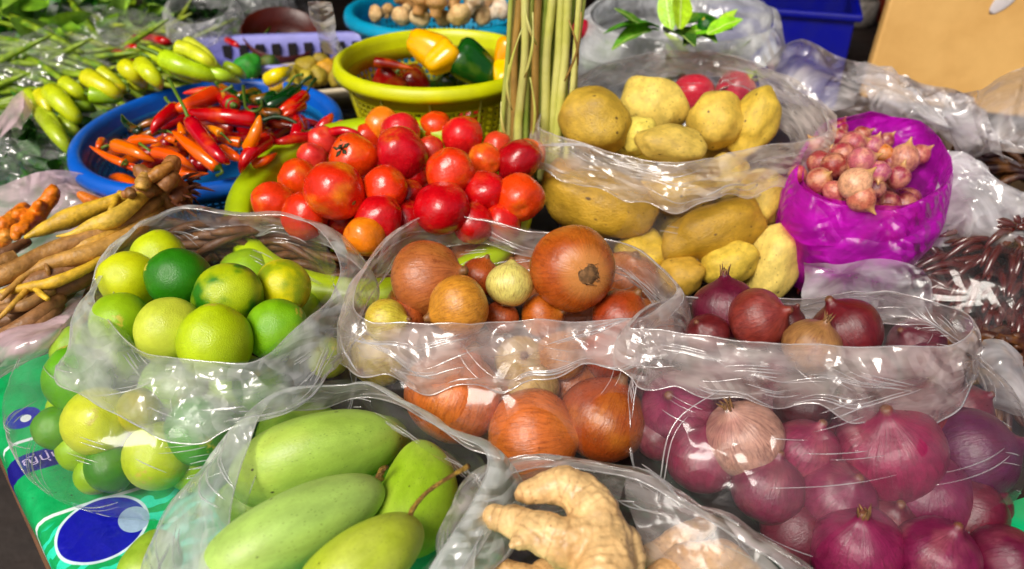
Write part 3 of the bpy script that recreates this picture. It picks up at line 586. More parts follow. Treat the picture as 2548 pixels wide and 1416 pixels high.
for (px, py, r, z, col, ax, pat, part, lab) in [
    (1805, 770, 82, .096, S(89, 11, 40), (-.05, 1, .1), .1, 'n', "dark purple onion with its dry neck pointing up"),
    (1886, 795, 78, .104, S(129, 48, 38), (.7, .3, .6), .35, None, "copper-red onion with cracked papery skin"),
    (2105, 825, 88, .096, S(96, 14, 23), (-.5, .8, .2), .05, 'r', "glossy dark red onion near the far rim of the bag"),
    (2020, 862, 74, .10, S(152, 109, 61), (.3, .8, .4), .3, 'n', "tan papery onion low behind the front rim"),
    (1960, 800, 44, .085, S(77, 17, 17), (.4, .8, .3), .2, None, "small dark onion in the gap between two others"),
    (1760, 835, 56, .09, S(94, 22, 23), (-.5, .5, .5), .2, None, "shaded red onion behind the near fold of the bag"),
    (1690, 1015, 88, .06, S(121, 18, 67), (-.4, .4, .8), .3, None, "magenta onion pressed to the film next to the brown onions"),
    (1850, 1090, 92, .066, S(182, 135, 116), (-.45, .75, .4), .5, 'n', "pale pink onion, the lightest one, close behind the film"),
    (2000, 1130, 84, .052, S(126, 30, 67), (.3, .8, .4), .5, None, "rosy onion right beside the pale pink one"),
    (2215, 1125, 122, .058, S(129, 18, 63), (-.3, .8, .5), .4, None, "largest magenta onion under a long white glint"),
    (2265, 1050, 106, .05, S(108, 18, 28), (.2, .8, .4), .15, None, "dark red onion behind the largest magenta one"),
    (2415, 1130, 108, .046, S(79, 11, 58), (.8, .3, .4), .15, None, "dark purple onion filling the outer corner of the bag"),
    (2130, 1365, 106, .03, S(121, 20, 67), (-.1, .9, .6), .2, 'n', "purple onion with tufted top at the bottom of the bag"),
    (2330, 1385, 94, .035, S(111, 18, 63), (.2, .8, .5), .4, None, "pink-purple onion under crinkled film at the bottom of the bag"),
    (1910, 1215, 84, .045, S(108, 17, 54), (.2, .9, .3), .3, None, "magenta onion just above the ginger bag's fold"),
    (1745, 1140, 84, .045, S(121, 20, 58), (.2, .9, .3), .3, None, "wine-red onion under the pale pink one"),
    (2300, 1240, 112, .03, S(106, 18, 61), (-.2, .6, .7), .35, None, "broad magenta onion below the long white glint"),
    (2080, 1240, 92, .04, S(112, 20, 60), (.2, .6, .7), .4, None, "magenta onion behind the smeared film in mid-bag"),
    (2500, 1395, 84, .03, S(94, 11, 48), (.7, .3, .4), .2, None, "dark wine onion by the green table cover"),
    (1640, 1080, 60, .04, S(103, 29, 48), (-.7, .3, .4), .3, None, "dull red onion on the inner side of the bag"),
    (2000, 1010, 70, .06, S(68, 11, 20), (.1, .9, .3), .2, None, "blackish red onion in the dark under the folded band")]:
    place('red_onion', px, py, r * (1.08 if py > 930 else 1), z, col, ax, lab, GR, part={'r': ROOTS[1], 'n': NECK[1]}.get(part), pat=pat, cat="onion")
for (px, py, r, z) in [(1950, 900, 80, .055), (2150, 940, 80, .05), (2320, 930, 80, .055), (1800, 930, 80, .05), (2280, 860, 70, .05), (2120, 1060, 90, .035), (1950, 1080, 90, .03), (2400, 1280, 100, .025), (2200, 1320, 100, .02), (1780, 1050, 80, .03), (1860, 1160, 80, .025), (1980, 1320, 90, .02), (2060, 1130, 90, .03), (2330, 1130, 90, .03), (2420, 1260, 90, .02), (1700, 1090, 80, .02), (2230, 1260, 90, .02), (1930, 1000, 80, .045), (2400, 1020, 70, .04), (1640, 960, 60, .05)]:
    place('red_onion', px, py, r, z, S(94, 17, 40), (random.uniform(-1, 1), .6, .5), "red onion buried in the middle of the bag", GR, pat=.3, cat="onion")
GP = "potatoes in the plastic bag"
PC = S(206, 172, 50)
for (px, py, r, z, col, ax, sc, pat, lab) in [
    (1478, 302, 84, .148, S(186, 152, 48), (1, -.5, .3), (.92, .95, 1.12), .5, "browner potato with dark scabs at the mouth of the bag"),
    (1625, 268, 82, .143, S(224, 196, 92), (.8, -.6, .1), (.85, .9, 1.05), .15, "pale smooth potato at the back of the bag"),
    (1588, 338, 46, .135, S(226, 206, 90), (.4, .8, .3), (.9, .9, 1.1), .1, "small pale potato in the gap between three others"),
    (1668, 358, 60, .147, S(204, 174, 76), (1, -.1, .1), (.75, .85, 1.45), .3, "oval speckled potato lying along the front rim"),
    (1782, 302, 74, .143, S(214, 180, 72), (.3, -.8, .5), (.95, .95, 1.0), .2, "round yellow potato with a brown dimple"),
    (1878, 302, 62, .143, S(206, 174, 60), (.45, .85, .1), (.85, .95, 1.5), .15, "long yellow potato standing on end by the rim"),
    (1492, 505, 96, .078, S(190, 150, 40), (1, -.25, .1), (.9, .9, 1.55), .4, "large potato bulging the bag above the onion with the root plate"),
    (1775, 575, 76, .066, S(170, 132, 30), (.9, .35, .1), (.85, .9, 1.7), .5, "long brownish potato slanting across the lower bag"),
    (1928, 650, 74, .042, S(222, 196, 100), (.25, 1, .1), (.85, .9, 1.4), .15, "pale freckled potato at the outer lower corner of the bag"),
    (1815, 655, 60, .045, S(206, 176, 60), (.9, .3, .2), (.9, .9, 1.2), .2, "yellow potato under the long brownish one"),
    (1900, 490, 68, .085, S(214, 184, 80), (.2, .9, .2), (.9, .9, 1.1), .2, "pale potato seen through film at the outer side of the bag"),
    (1690, 470, 78, .09, S(196, 160, 60), (.9, .1, .2), (.9, .9, 1.2), .3, "potato behind the draped film in mid-bag"),
    (1400, 455, 58, .09, S(190, 140, 40), (.2, .9, .2), (.9, .9, 1.1), .3, "potato pressed on the film next to the tomatoes"),
    (1690, 690, 56, .03, S(190, 150, 50), (.8, .2, .2), (.9, .9, 1.2), .3, "potato at the bottom of the bag above the red onions"),
    (1800, 450, 66, .09, S(206, 176, 80), (.6, .6, .2), (.9, .9, 1.1), .2, "potato in the upper bag behind milky film")]:
    place('potato', px, py, r, z, col, ax, lab, GP, sc=sc, pat=pat)
for (px, py, r, z) in [(1560, 420, 75, .06), (1700, 560, 75, .04), (1850, 560, 70, .04), (1750, 380, 75, .08), (1600, 640, 70, .03)]:
    place('potato', px, py, r, z, PC, (random.uniform(-1, 1), .6, .5), "potato buried in the middle of the bag", GP, pat=.3)
GM = "green mangoes in the plastic bag"
MC = S(150, 184, 40)
def mango(p0, p1, r, z0, z1, col, label, roll=0., stem=None, pat=.4):
    o = span('mango', p0, p1, r, z0, z1, col, label=label, group=GM, roll=roll, pat=pat)
    if stem:
        pts = [o.matrix_basis.inverted() @ P(*q) for q in stem]; sc = o.scale[0]
        V, F = tube("stem", [tuple(q) for q in crom([tuple(x) for x in pts], 14, False)], [.10, .075, .06, .055, .06, .05, .055, .05, .05, .055, .05, .05, .06, .07][:14], 8)
        obj("stem", mesh("stem", V, F), M['mango_stem'], o)
    return o
M['mango_stem'] = plain("woody_stem", S(176, 140, 50), .6, .3, 6, .2, .02, S(110, 70, 30))
mango((572, 1205), (1000, 1075), 122, .060, .068, S(152, 184, 70), "upper mango, lying across the back of its bag", roll=-1.2, pat=.5)
mango((505, 1440), (955, 1205), 116, .082, .078, S(164, 198, 96), "middle mango, pale green with a stub of stem", roll=-1.0, stem=[(938, 1196, .081), (946, 1180, .085), (950, 1172, .087), (955, 1165, .089)], pat=.2)
mango((760, 1500), (1045, 1300), 112, .086, .084, S(172, 190, 44), "yellow-green mango with a long bent brown stem", roll=-.8, stem=[(1015, 1300, .09), (1030, 1262, .098), (1075, 1215, .108), (1165, 1160, .118)], pat=.6)
mango((1000, 1380), (1070, 1110), 100, .055, .066, S(140, 176, 24), "mango standing on end along the inner wall of the bag", roll=.6, pat=.4)
mango((330, 1460), (420, 1330), 70, .035, .035, S(140, 176, 40), "mango mostly covered by the milky near fold of the bag", roll=.3)
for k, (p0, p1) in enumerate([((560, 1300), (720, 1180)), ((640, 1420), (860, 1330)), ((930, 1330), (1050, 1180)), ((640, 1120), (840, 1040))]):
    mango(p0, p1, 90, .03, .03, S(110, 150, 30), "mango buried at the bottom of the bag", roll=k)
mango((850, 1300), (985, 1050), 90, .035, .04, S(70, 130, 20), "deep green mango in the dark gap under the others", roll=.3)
# ------------------------------------------------------------------ baskets
def basket(label, cx, cy, z, rx, ry, h, taper, rim, wall, nu, nv, band=(.12, .92), bars=8, rimw=.016, name="basket", lip=.004, fill=.42, group="plastic baskets of produce"):
    root = obj(name, None, loc=(cx, cy, 0), label=label, cat="basket", group=group); a = np.linspace(0, 2 * np.pi, 121)[:-1]
    prof = [(-.002, -.014), (0, -.003), (.002, lip), (rimw * .5, lip + .002), (rimw, lip - .001), (rimw + .002, -.004), (rimw + .0015, -.010), (rimw - .001, -.010), (rimw - .002, -.004), (.004, -.004), (.0025, -.014), (-.002, -.014)]
    A = np.array([[((rx + o) * math.cos(t), (ry + o) * math.sin(t), z + dz) for t in a] for o, dz in prof])
    obj("rim", mesh("rim", A.reshape(-1, 3), grid_faces(len(prof), 120, True)), rim, root)
    zt, zb = z - .012, z - h
    def pt(u, v, d=0.0):
        k = 1 - (1 - taper) * v; return ((rx * k + d) * math.cos(u), (ry * k + d) * math.sin(u), zt + (zb - zt) * v)
    mb = MB(); V, F = mb.V, mb.F
    for i in range(nu):
        for j in range(nv):
            u0, u1 = 2 * math.pi * i / nu, 2 * math.pi * (i + 1) / nu; v0, v1 = band[0] + (band[1] - band[0]) * j / nv, band[0] + (band[1] - band[0]) * (j + 1) / nv
            b = len(V); gu, gv = (u1 - u0) * fill / 2, (v1 - v0) * fill / 2
            if i % bars == 0: gu *= 1.75
            V += [pt(u0, v0), pt(u1, v0), pt(u1, v1), pt(u0, v1), pt(u0 + gu, v0 + gv), pt(u1 - gu, v0 + gv), pt(u1 - gu, v1 - gv), pt(u0 + gu, v1 - gv)]
            F += [(b + k, b + (k + 1) % 4, b + 4 + (k + 1) % 4, b + 4 + k) for k in range(4)]
    o = obj("lattice_wall", mb.mesh("lattice_wall", False), wall, root, kind="stuff"); s = o.modifiers.new("thick", 'SOLIDIFY'); s.thickness = .0016
    mb = MB(); rings = [(0, .0), (band[0], .0)], [(band[1], .0), (1, .0)]
    for seg in rings:
        A = np.array([[pt(t, v, d) for t in a] for v, d in seg] + [[pt(t, v, -.0025) for t in a] for v, d in reversed(seg)]); mb.add((A.reshape(-1, 3), grid_faces(4, 120, True)))
    A = np.array([[pt(t, 1) for t in a], [tuple(np.array(pt(t, 1)) * [.02, .02, 1]) for t in a]]); mb.add((A.reshape(-1, 3), grid_faces(2, 120, True)))
    obj("base", mb.mesh("base"), wall, root)
    for k in range(0, nu // bars):
        u = 2 * math.pi * (k * bars + .5) / nu if False else 2 * math.pi * (k * bars) / nu
        V, F = tube("", [pt(u, 0, .0012), pt(u, .5, .0012), pt(u, 1, .0012)], [.0016, .0016, .0016], 5); obj("rib", mesh("rib", V, F), wall, root)
    return root
basket("blue round basket of red and orange chillies", -.341, .862, .10, .131, .150, .085, .74, M['blue'], M['blue_mesh'], 120, 10, bars=10, rimw=.014, fill=.4)
basket("lime green basket heaped with ripe tomatoes", -.127, .722, .102, .122, .10, .075, .74, M['lime_plastic'], M['lime_plastic'], 96, 4, bars=6, rimw=.024).rotation_euler = (.30, 0, 0)
basket("yellow-green round basket with bell peppers", -.088, .932, .158, .108, .106, .125, .76, M['yellow_plastic'], M['yellow_mesh'], 72, 12, bars=6, rimw=.011, fill=.30)
basket("turquoise basket of cream-coloured mushrooms", -.10, 1.19, .15, .125, .12, .09, .8, M['teal'], M['teal'], 90, 7, bars=6, rimw=.015)
# ------------------------------------------------------------------ tomatoes
GT = "tomatoes heaped in the lime green basket"
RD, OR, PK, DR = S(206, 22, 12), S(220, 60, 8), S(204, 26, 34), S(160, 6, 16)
for (px, py, r, z, col, ax, pat, part, lab) in [
    (955, 315, 46, .128, S(226, 120, 20), (-.6, .5, .4), .6, None, "orange-yellow tomato at the back of the heap by the yellow basket"),
    (997, 332, 50, .134, PK, (.3, .9, .1), .1, None, "pinkish red tomato above the round deep red one"),
    (1000, 385, 63, .140, S(190, 10, 26), (-.2, .5, .6), .1, None, "round deep red tomato with a pink sheen at the top of the heap"),
    (1083, 322, 42, .126, OR, (.2, .8, .4), .4, 's', "orange-red tomato at the back, between two redder ones"),
    (1150, 340, 52, .132, S(210, 24, 26), (.5, .8, .3), .2, 's', "bright red tomato at the back edge beside the lemongrass"),
    (1074, 376, 34, .124, S(200, 50, 30), (-.3, .8, .3), .2, None, "small tomato in the gap behind the scarred one"),
    (880, 392, 60, .134, OR, (-.35, .25, .85), .5, 'c', "orange-red tomato still wearing a dark green star of calyx"),
    (800, 352, 40, .122, S(212, 50, 40), (.3, .4, .8), .2, None, "small pink-red tomato where the heap meets the chillies"),
    (778, 394, 36, .116, S(206, 44, 40), (-.4, .4, .6), .2, 's', "small red tomato above the basket's rim"),
    (745, 445, 48, .115, OR, (-.8, .4, .3), .8, None, "orange tomato resting on the rim beside the slots"),
    (832, 474, 74, .138, S(210, 40, 10), (.75, -.5, .35), 1.0, 's', "largest tomato, red above and yellow below"),
    (958, 468, 56, .134, S(220, 50, 10), (.1, -.6, .6), .4, None, "orange-red tomato right below the round deep red one"),
    (1120, 428, 64, .142, S(214, 48, 10), (-.45, .75, .5), .5, 's', "big tomato with a yellow stem scar on its shoulder"),
    (1207, 398, 42, .134, S(216, 70, 20), (.5, -.5, .7), 1.0, 's', "long tomato with a yellow end, next to the dark red one"),
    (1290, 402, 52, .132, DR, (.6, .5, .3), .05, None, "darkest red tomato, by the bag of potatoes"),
    (1236, 366, 36, .122, S(206, 60, 30), (.3, .8, .2), .4, None, "small orange tomato behind the long yellow-ended one"),
    (1318, 385, 42, .122, S(218, 90, 40), (.5, .8, .2), .7, 's', "pale orange tomato tucked against the potato bag"),
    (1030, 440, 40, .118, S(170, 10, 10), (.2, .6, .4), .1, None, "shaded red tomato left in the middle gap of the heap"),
    (1207, 478, 54, .126, S(190, 8, 16), (.8, .4, .3), .1, None, "angular crimson tomato in front of the long yellow-ended one"),
    (1292, 492, 62, .122, S(216, 60, 8), (.1, -.6, .8), .6, 's', "orange tomato with its round scar facing out, against the potato bag"),
    (685, 508, 52, .108, S(214, 50, 14), (-.5, .4, .6), .6, 's', "orange-red tomato at the outer rim, with two white glints"),
    (760, 536, 58, .112, S(210, 44, 10), (.2, .8, .3), .3, 's', "orange-red tomato just behind the lime bag's rim"),
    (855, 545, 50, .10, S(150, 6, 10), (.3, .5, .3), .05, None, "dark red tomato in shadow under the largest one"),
    (940, 548, 58, .118, S(190, 6, 16), (.6, .6, .2), .05, None, "crimson tomato above the yellow one"),
    (908, 588, 52, .112, S(224, 120, 10), (-.7, .1, .6), .9, 's', "yellow-orange tomato lying lowest, between the two bag rims"),
    (1100, 520, 72, .124, S(186, 4, 16), (.1, 1, .3), .05, None, "broad crimson tomato in the front row over the onion bag"),
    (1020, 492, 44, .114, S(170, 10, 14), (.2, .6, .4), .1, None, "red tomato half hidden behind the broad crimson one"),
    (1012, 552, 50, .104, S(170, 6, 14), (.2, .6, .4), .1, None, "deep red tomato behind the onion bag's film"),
    (1178, 556, 52, .108, S(186, 10, 14), (.2, .6, .4), .1, None, "red tomato seen through the onion bag's back rim"),
    (1250, 555, 48, .104, S(196, 20, 10), (.2, .6, .4), .2, None, "red tomato behind the film below the scar-faced orange one"),
    (915, 345, 40, .118, S(206, 50, 14), (-.3, .8, .3), .3, None, "tomato behind the one with the green calyx"),
    (850, 340, 36, .112, S(214, 70, 30), (-.3, .8, .3), .4, None, "small orange tomato at the heap's back edge"),
    (1170, 300, 30, .112, S(206, 40, 30), (.3, .8, .3), .2, None, "small tomato at the foot of the lemongrass")]:
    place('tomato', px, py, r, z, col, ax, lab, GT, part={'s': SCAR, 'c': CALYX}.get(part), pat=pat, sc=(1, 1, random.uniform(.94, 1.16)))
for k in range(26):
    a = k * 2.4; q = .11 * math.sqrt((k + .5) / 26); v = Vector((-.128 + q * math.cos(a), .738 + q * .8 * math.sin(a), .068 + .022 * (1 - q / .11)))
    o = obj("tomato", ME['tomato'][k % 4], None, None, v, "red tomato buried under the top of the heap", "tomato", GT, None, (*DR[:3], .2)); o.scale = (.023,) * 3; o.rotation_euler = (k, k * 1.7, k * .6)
# ------------------------------------------------------------------ chillies
GC = "chillies in the blue basket"
CR, CO, CG, CD = S(190, 4, 14), S(238, 96, 0), S(10, 62, 12), S(150, 2, 12)
def chilli(pts, r, col, label, stem=None, scol=None, kind='chilli', group=GC, pat=.5, mat='chilli', blunt=False):
    """body from stem end to tip through (px, py, z) points; stem = further points leading away from the stem end"""
    w = [P(*q) for q in pts]; n = 18; C = crom([tuple(q) for q in w], n, False); s = rad(w[0], r); t = np.linspace(0, 1, n)
    rr = s * np.clip(np.minimum(1, (t / .07) ** .5 * .55 + .5) * (1 - t ** (2.2 if not blunt else 2.6)) ** .8, .06, 1) * (1 + .07 * perlin(np.stack([t * 5, t * 0 + r, t * 0 + pts[0][0]], 1)))
    V, F = tube(kind, C - C[0], rr, 12)
    o = obj(kind, mesh(kind, V, F), M[mat], None, C[0], label, kind.replace('_', ' '), group, None, (*col[:3], pat))
    if stem is not None:
        d = (w[0] - Vector(C[2])).normalized(); sp = [Vector((0, 0, 0)) - d * s * .35, d * s * .4] + [P(*q) - w[0] for q in stem]
        Q = crom([tuple(q) for q in sp], 12, False); sr = s * np.r_[.86, .8, .5, .3, np.full(7, .22), .3]
        V, F = tube("stem", Q, sr, 8); obj("stem", mesh("stem", V, F), M['stem' if scol is None else scol], o)
    return o
M['stem_dark'] = plain("dark_green_stem", S(30, 66, 20), .4, .3, 120, .1, .002)
chilli([(640, 300, .142), (560, 290, .148), (484, 282, .146), (470, 270, .14)], 22, CR, "long glossy red chilli lying across the middle of the basket", stem=[(690, 290, .146), (735, 305, .142), (752, 330, .135)], scol='stem_dark')
chilli([(472, 300, .156), (510, 350, .15), (550, 392, .142), (572, 408, .132)], 20, S(182, 2, 24), "crimson chilli pointing down from a tall green stem", stem=[(458, 268, .165), (440, 235, .172), (420, 196, .178)])
chilli([(538, 232, .145), (500, 250, .146), (452, 268, .145), (430, 275, .14)], 22, S(226, 60, 10), "orange-red chilli under the topmost red one with a bright green stalk", stem=[(556, 228, .15), (580, 214, .155)])
chilli([(560, 236, .14), (510, 227, .142), (455, 232, .14)], 14, S(210, 4, 30), "thin red chilli topmost at the back of the heap", stem=None)
chilli([(580, 262, .15), (563, 248, .146), (550, 242, .138), (540, 240, .12)], 22, S(180, 4, 20), "round-shouldered red chilli with its stub facing out", stem=[(583, 262, .158), (585, 263, .162)], blunt=True)
chilli([(440, 268, .142), (410, 290, .142), (388, 312, .138), (378, 334, .13)], 18, CR, "red chilli curving down at the heap's near side", stem=[(420, 255, .145), (412, 244, .147)])
chilli([(545, 418, .122), (500, 385, .132), (455, 348, .14), (428, 326, .142)], 19, CO, "big orange chilli slanting from the front rim up to the crimson one", stem=[(552, 430, .118), (540, 437, .114)])
chilli([(385, 380, .124), (420, 385, .128), (455, 400, .126), (492, 428, .112)], 16, S(234, 84, 4), "orange chilli next to the big slanting one, tip to the front rim", stem=[(366, 370, .128), (348, 357, .13)])
chilli([(285, 362, .118), (320, 370, .122), (350, 385, .12), (386, 402, .112)], 18, S(240, 110, 0), "bright orange chilli near the basket's outer wall", stem=[(262, 364, .118), (256, 368, .116)])
chilli([(310, 408, .106), (280, 395, .108), (250, 380, .109), (222, 363, .109)], 11, CO, "thin orange chilli closest to the outer rim", stem=[(318, 405, .11), (312, 396, .114)])
chilli([(350, 425, .098), (325, 414, .102), (300, 404, .104)], 11, S(226, 70, 4), "short orange chilli in front of the thin one", stem=None)
chilli([(550, 332, .148), (530, 322, .148), (510, 314, .144)], 12, S(244, 140, 10), "short yellow-orange chilli with a big green cap", stem=[(560, 340, .15), (575, 355, .146)])
chilli([(616, 372, .136), (632, 340, .15), (642, 310, .16), (647, 286, .168)], 17, S(240, 120, 0), "orange chilli standing up with its tip to the sky", stem=None)
chilli([(668, 346, .136), (632, 372, .136), (608, 400, .13), (598, 432, .118)], 21, CR, "red chilli hanging its tip over the front rim", stem=None)
chilli([(790, 338, .124), (740, 344, .132), (700, 352, .134), (668, 356, .13)], 14, S(196, 6, 26), "red chilli pointing to the tomatoes", stem=None)
chilli([(812, 332, .13), (850, 325, .136), (885, 332, .134), (905, 345, .126)], 12, S(190, 4, 26), "red chilli reaching over onto the tomatoes", stem=None)
chilli([(758, 238, .142), (735, 255, .144), (706, 272, .142), (684, 286, .136)], 17, S(200, 4, 10), "red chilli with a row of glints near the green ones", stem=[(768, 220, .15), (785, 196, .156)], scol='stem_dark')
chilli([(752, 262, .138), (728, 275, .14), (700, 292, .136)], 15, S(186, 4, 14), "red chilli just below the one with a row of glints", stem=None)
chilli([(738, 345, .13), (742, 318, .136), (738, 296, .134), (730, 284, .128)], 18, S(180, 2, 16), "fat red chilli in the shade by the inner wall", stem=None)
chilli([(792, 330, .122), (808, 308, .13), (820, 294, .134), (828, 282, .136)], 15, S(186, 4, 30), "red chilli tip poking over the rim beside the yellow basket", stem=None)
chilli([(455, 338, .138), (450, 320, .142), (446, 304, .146)], 11, S(238, 110, 0), "small orange chilli standing beside the crimson one", stem=None)
chilli([(436, 350, .13), (422, 346, .132), (410, 346, .13)], 10, S(236, 100, 4), "tiny orange chilli in the middle of the heap", stem=[(446, 340, .136), (416, 326, .14)])
chilli([(552, 372, .13), (580, 388, .132), (602, 398, .13)], 16, S(230, 84, 8), "orange chilli between the crimson and the hanging red one", stem=None)
chilli([(330, 355, .116), (360, 348, .122), (395, 352, .124)], 17, S(232, 90, 4), "orange chilli under the heap's near slope", stem=[(352, 335, .124), (372, 330, .126), (412, 326, .13)])
chilli([(440, 430, .104), (470, 434, .106), (520, 432, .106)], 12, S(236, 90, 0), "orange chilli along the front rim", stem=None)
chilli([(480, 420, .106), (440, 418, .11), (405, 428, .104)], 14, S(234, 84, 4), "orange chilli behind the brown root crown", stem=None)
chilli([(600, 356, .134), (570, 350, .136), (540, 345, .134)], 14, S(234, 100, 10), "orange chilli with a green cap under the standing one", stem=[(612, 360, .132)])
chilli([(255, 352, .108), (248, 362, .11), (240, 372, .108)], 12, S(214, 80, 20), "dull orange chilli in the near corner of the heap", stem=None)
chilli([(630, 408, .12), (662, 398, .124), (690, 380, .124)], 13, S(228, 80, 8), "orange chilli beside the lime green rim", stem=None)
chilli([(690, 236, .148), (640, 250, .146), (590, 238, .142), (545, 212, .142), (535, 202, .144)], 15, CG, "dark green chilli curling along the back rim", stem=[(715, 215, .152), (735, 190, .158), (752, 186, .162)], kind='chilli')
chilli([(740, 225, .148), (705, 248, .146), (665, 266, .142), (640, 270, .136)], 20, S(8, 52, 14), "fat dark green chilli beside the glinting red one", stem=[(752, 205, .156), (775, 190, .16)], scol='stem_dark')
chilli([(640, 232, .142), (600, 240, .144), (575, 246, .14)], 16, S(12, 66, 10), "green chilli under the curling one", stem=[(652, 262, .15), (640, 276, .152), (612, 270, .152), (606, 215, .158)])
chilli([(700, 285, .138), (660, 282, .14), (625, 270, .138)], 16, S(8, 50, 14), "green chilli shaded by the fat one", stem=None)
chilli([(352, 330, .128), (330, 320, .13), (310, 302, .132), (303, 284, .134)], 12, S(14, 44, 18), "blackish green chilli leaning on the mesh wall", stem=None)
chilli([(395, 300, .134), (360, 310, .132), (325, 328, .126)], 12, S(16, 56, 16), "green chilli under the curved red one", stem=None)
chilli([(400, 320, .13), (365, 335, .126), (335, 345, .12)], 12, S(20, 60, 14), "green chilli deeper under the curved red one", stem=None)
r_ = random.Random(5)
for k in range(46):
    a, q = r_.uniform(0, 6.28), .115 * math.sqrt(r_.random()); cx, cy = -.352 + q * math.cos(a), .862 + q * math.sin(a); z = .065 + .03 * (1 - q / .13) + (.02 if cx > -.37 else -.004); b = r_.uniform(0, 3.14); L = .03
    C = np.array([(-L * math.cos(b), -L * math.sin(b), 0), (0, 0, .004), (L * math.cos(b), L * math.sin(b), -.003)]); C = crom(C, 10, False); V, F = tube("chilli", C, .008 * np.clip(1 - np.linspace(0, 1, 10) ** 2.2, .08, 1), 8)
    obj("chilli", mesh("chilli", V, F), M['chilli'], None, (cx, cy, z), "chilli buried under the top of the heap", "chilli", GC, None, (*(CO if cx < -.39 else CD)[:3], .4))
# ------------------------------------------------------------------ bell peppers
GB = "bell peppers in the yellow basket"
YP = S(244, 176, 0)
def bell(px, py, r, z, col, ax, label, sc=(1, 1, 1.1), group=GB):
    o = place('bell_pepper', px, py, r, z, col, ax, label, group, sc=sc, pat=.1, cat="bell pepper"); obj("stem", PSTEM, None, o); return o
bell(1062, 118, 48, .17, YP, (.8, -.5, .1), "upright yellow bell pepper at the back of the pair")
bell(1098, 148, 40, .166, S(242, 180, 4), (.75, .55, -.1), "yellow bell pepper lying in front of the upright one")
bell(1185, 170, 54, .152, S(16, 74, 14), (-.6, .4, .2), "dark green bell pepper beside the yellow pair", (1, 1, 1.25))
bell(1262, 140, 38, .164, S(240, 160, 0), (.3, .8, .2), "yellow-orange bell pepper half behind the lemongrass")
bell(1255, 180, 34, .15, S(244, 190, 0), (.2, -.8, .2), "yellow bell pepper under the orange one by the lemongrass")
chilli([(930, 155, .148), (975, 160, .146), (1030, 172, .142)], 14, S(130, 6, 10), "dark red chilli on the near floor of the yellow basket", group="long peppers")
bell(960, 215, 46, .11, S(160, 10, 10), (.5, .5, .3), "red pepper low in the yellow basket, seen through its slots")
bell(1040, 225, 50, .10, S(120, 8, 8), (-.5, .5, .3), "dark red pepper at the bottom of the yellow basket")
bell(1140, 225, 56, .10, S(20, 60, 10), (-.5, .5, .3), "green pepper at the bottom of the yellow basket")
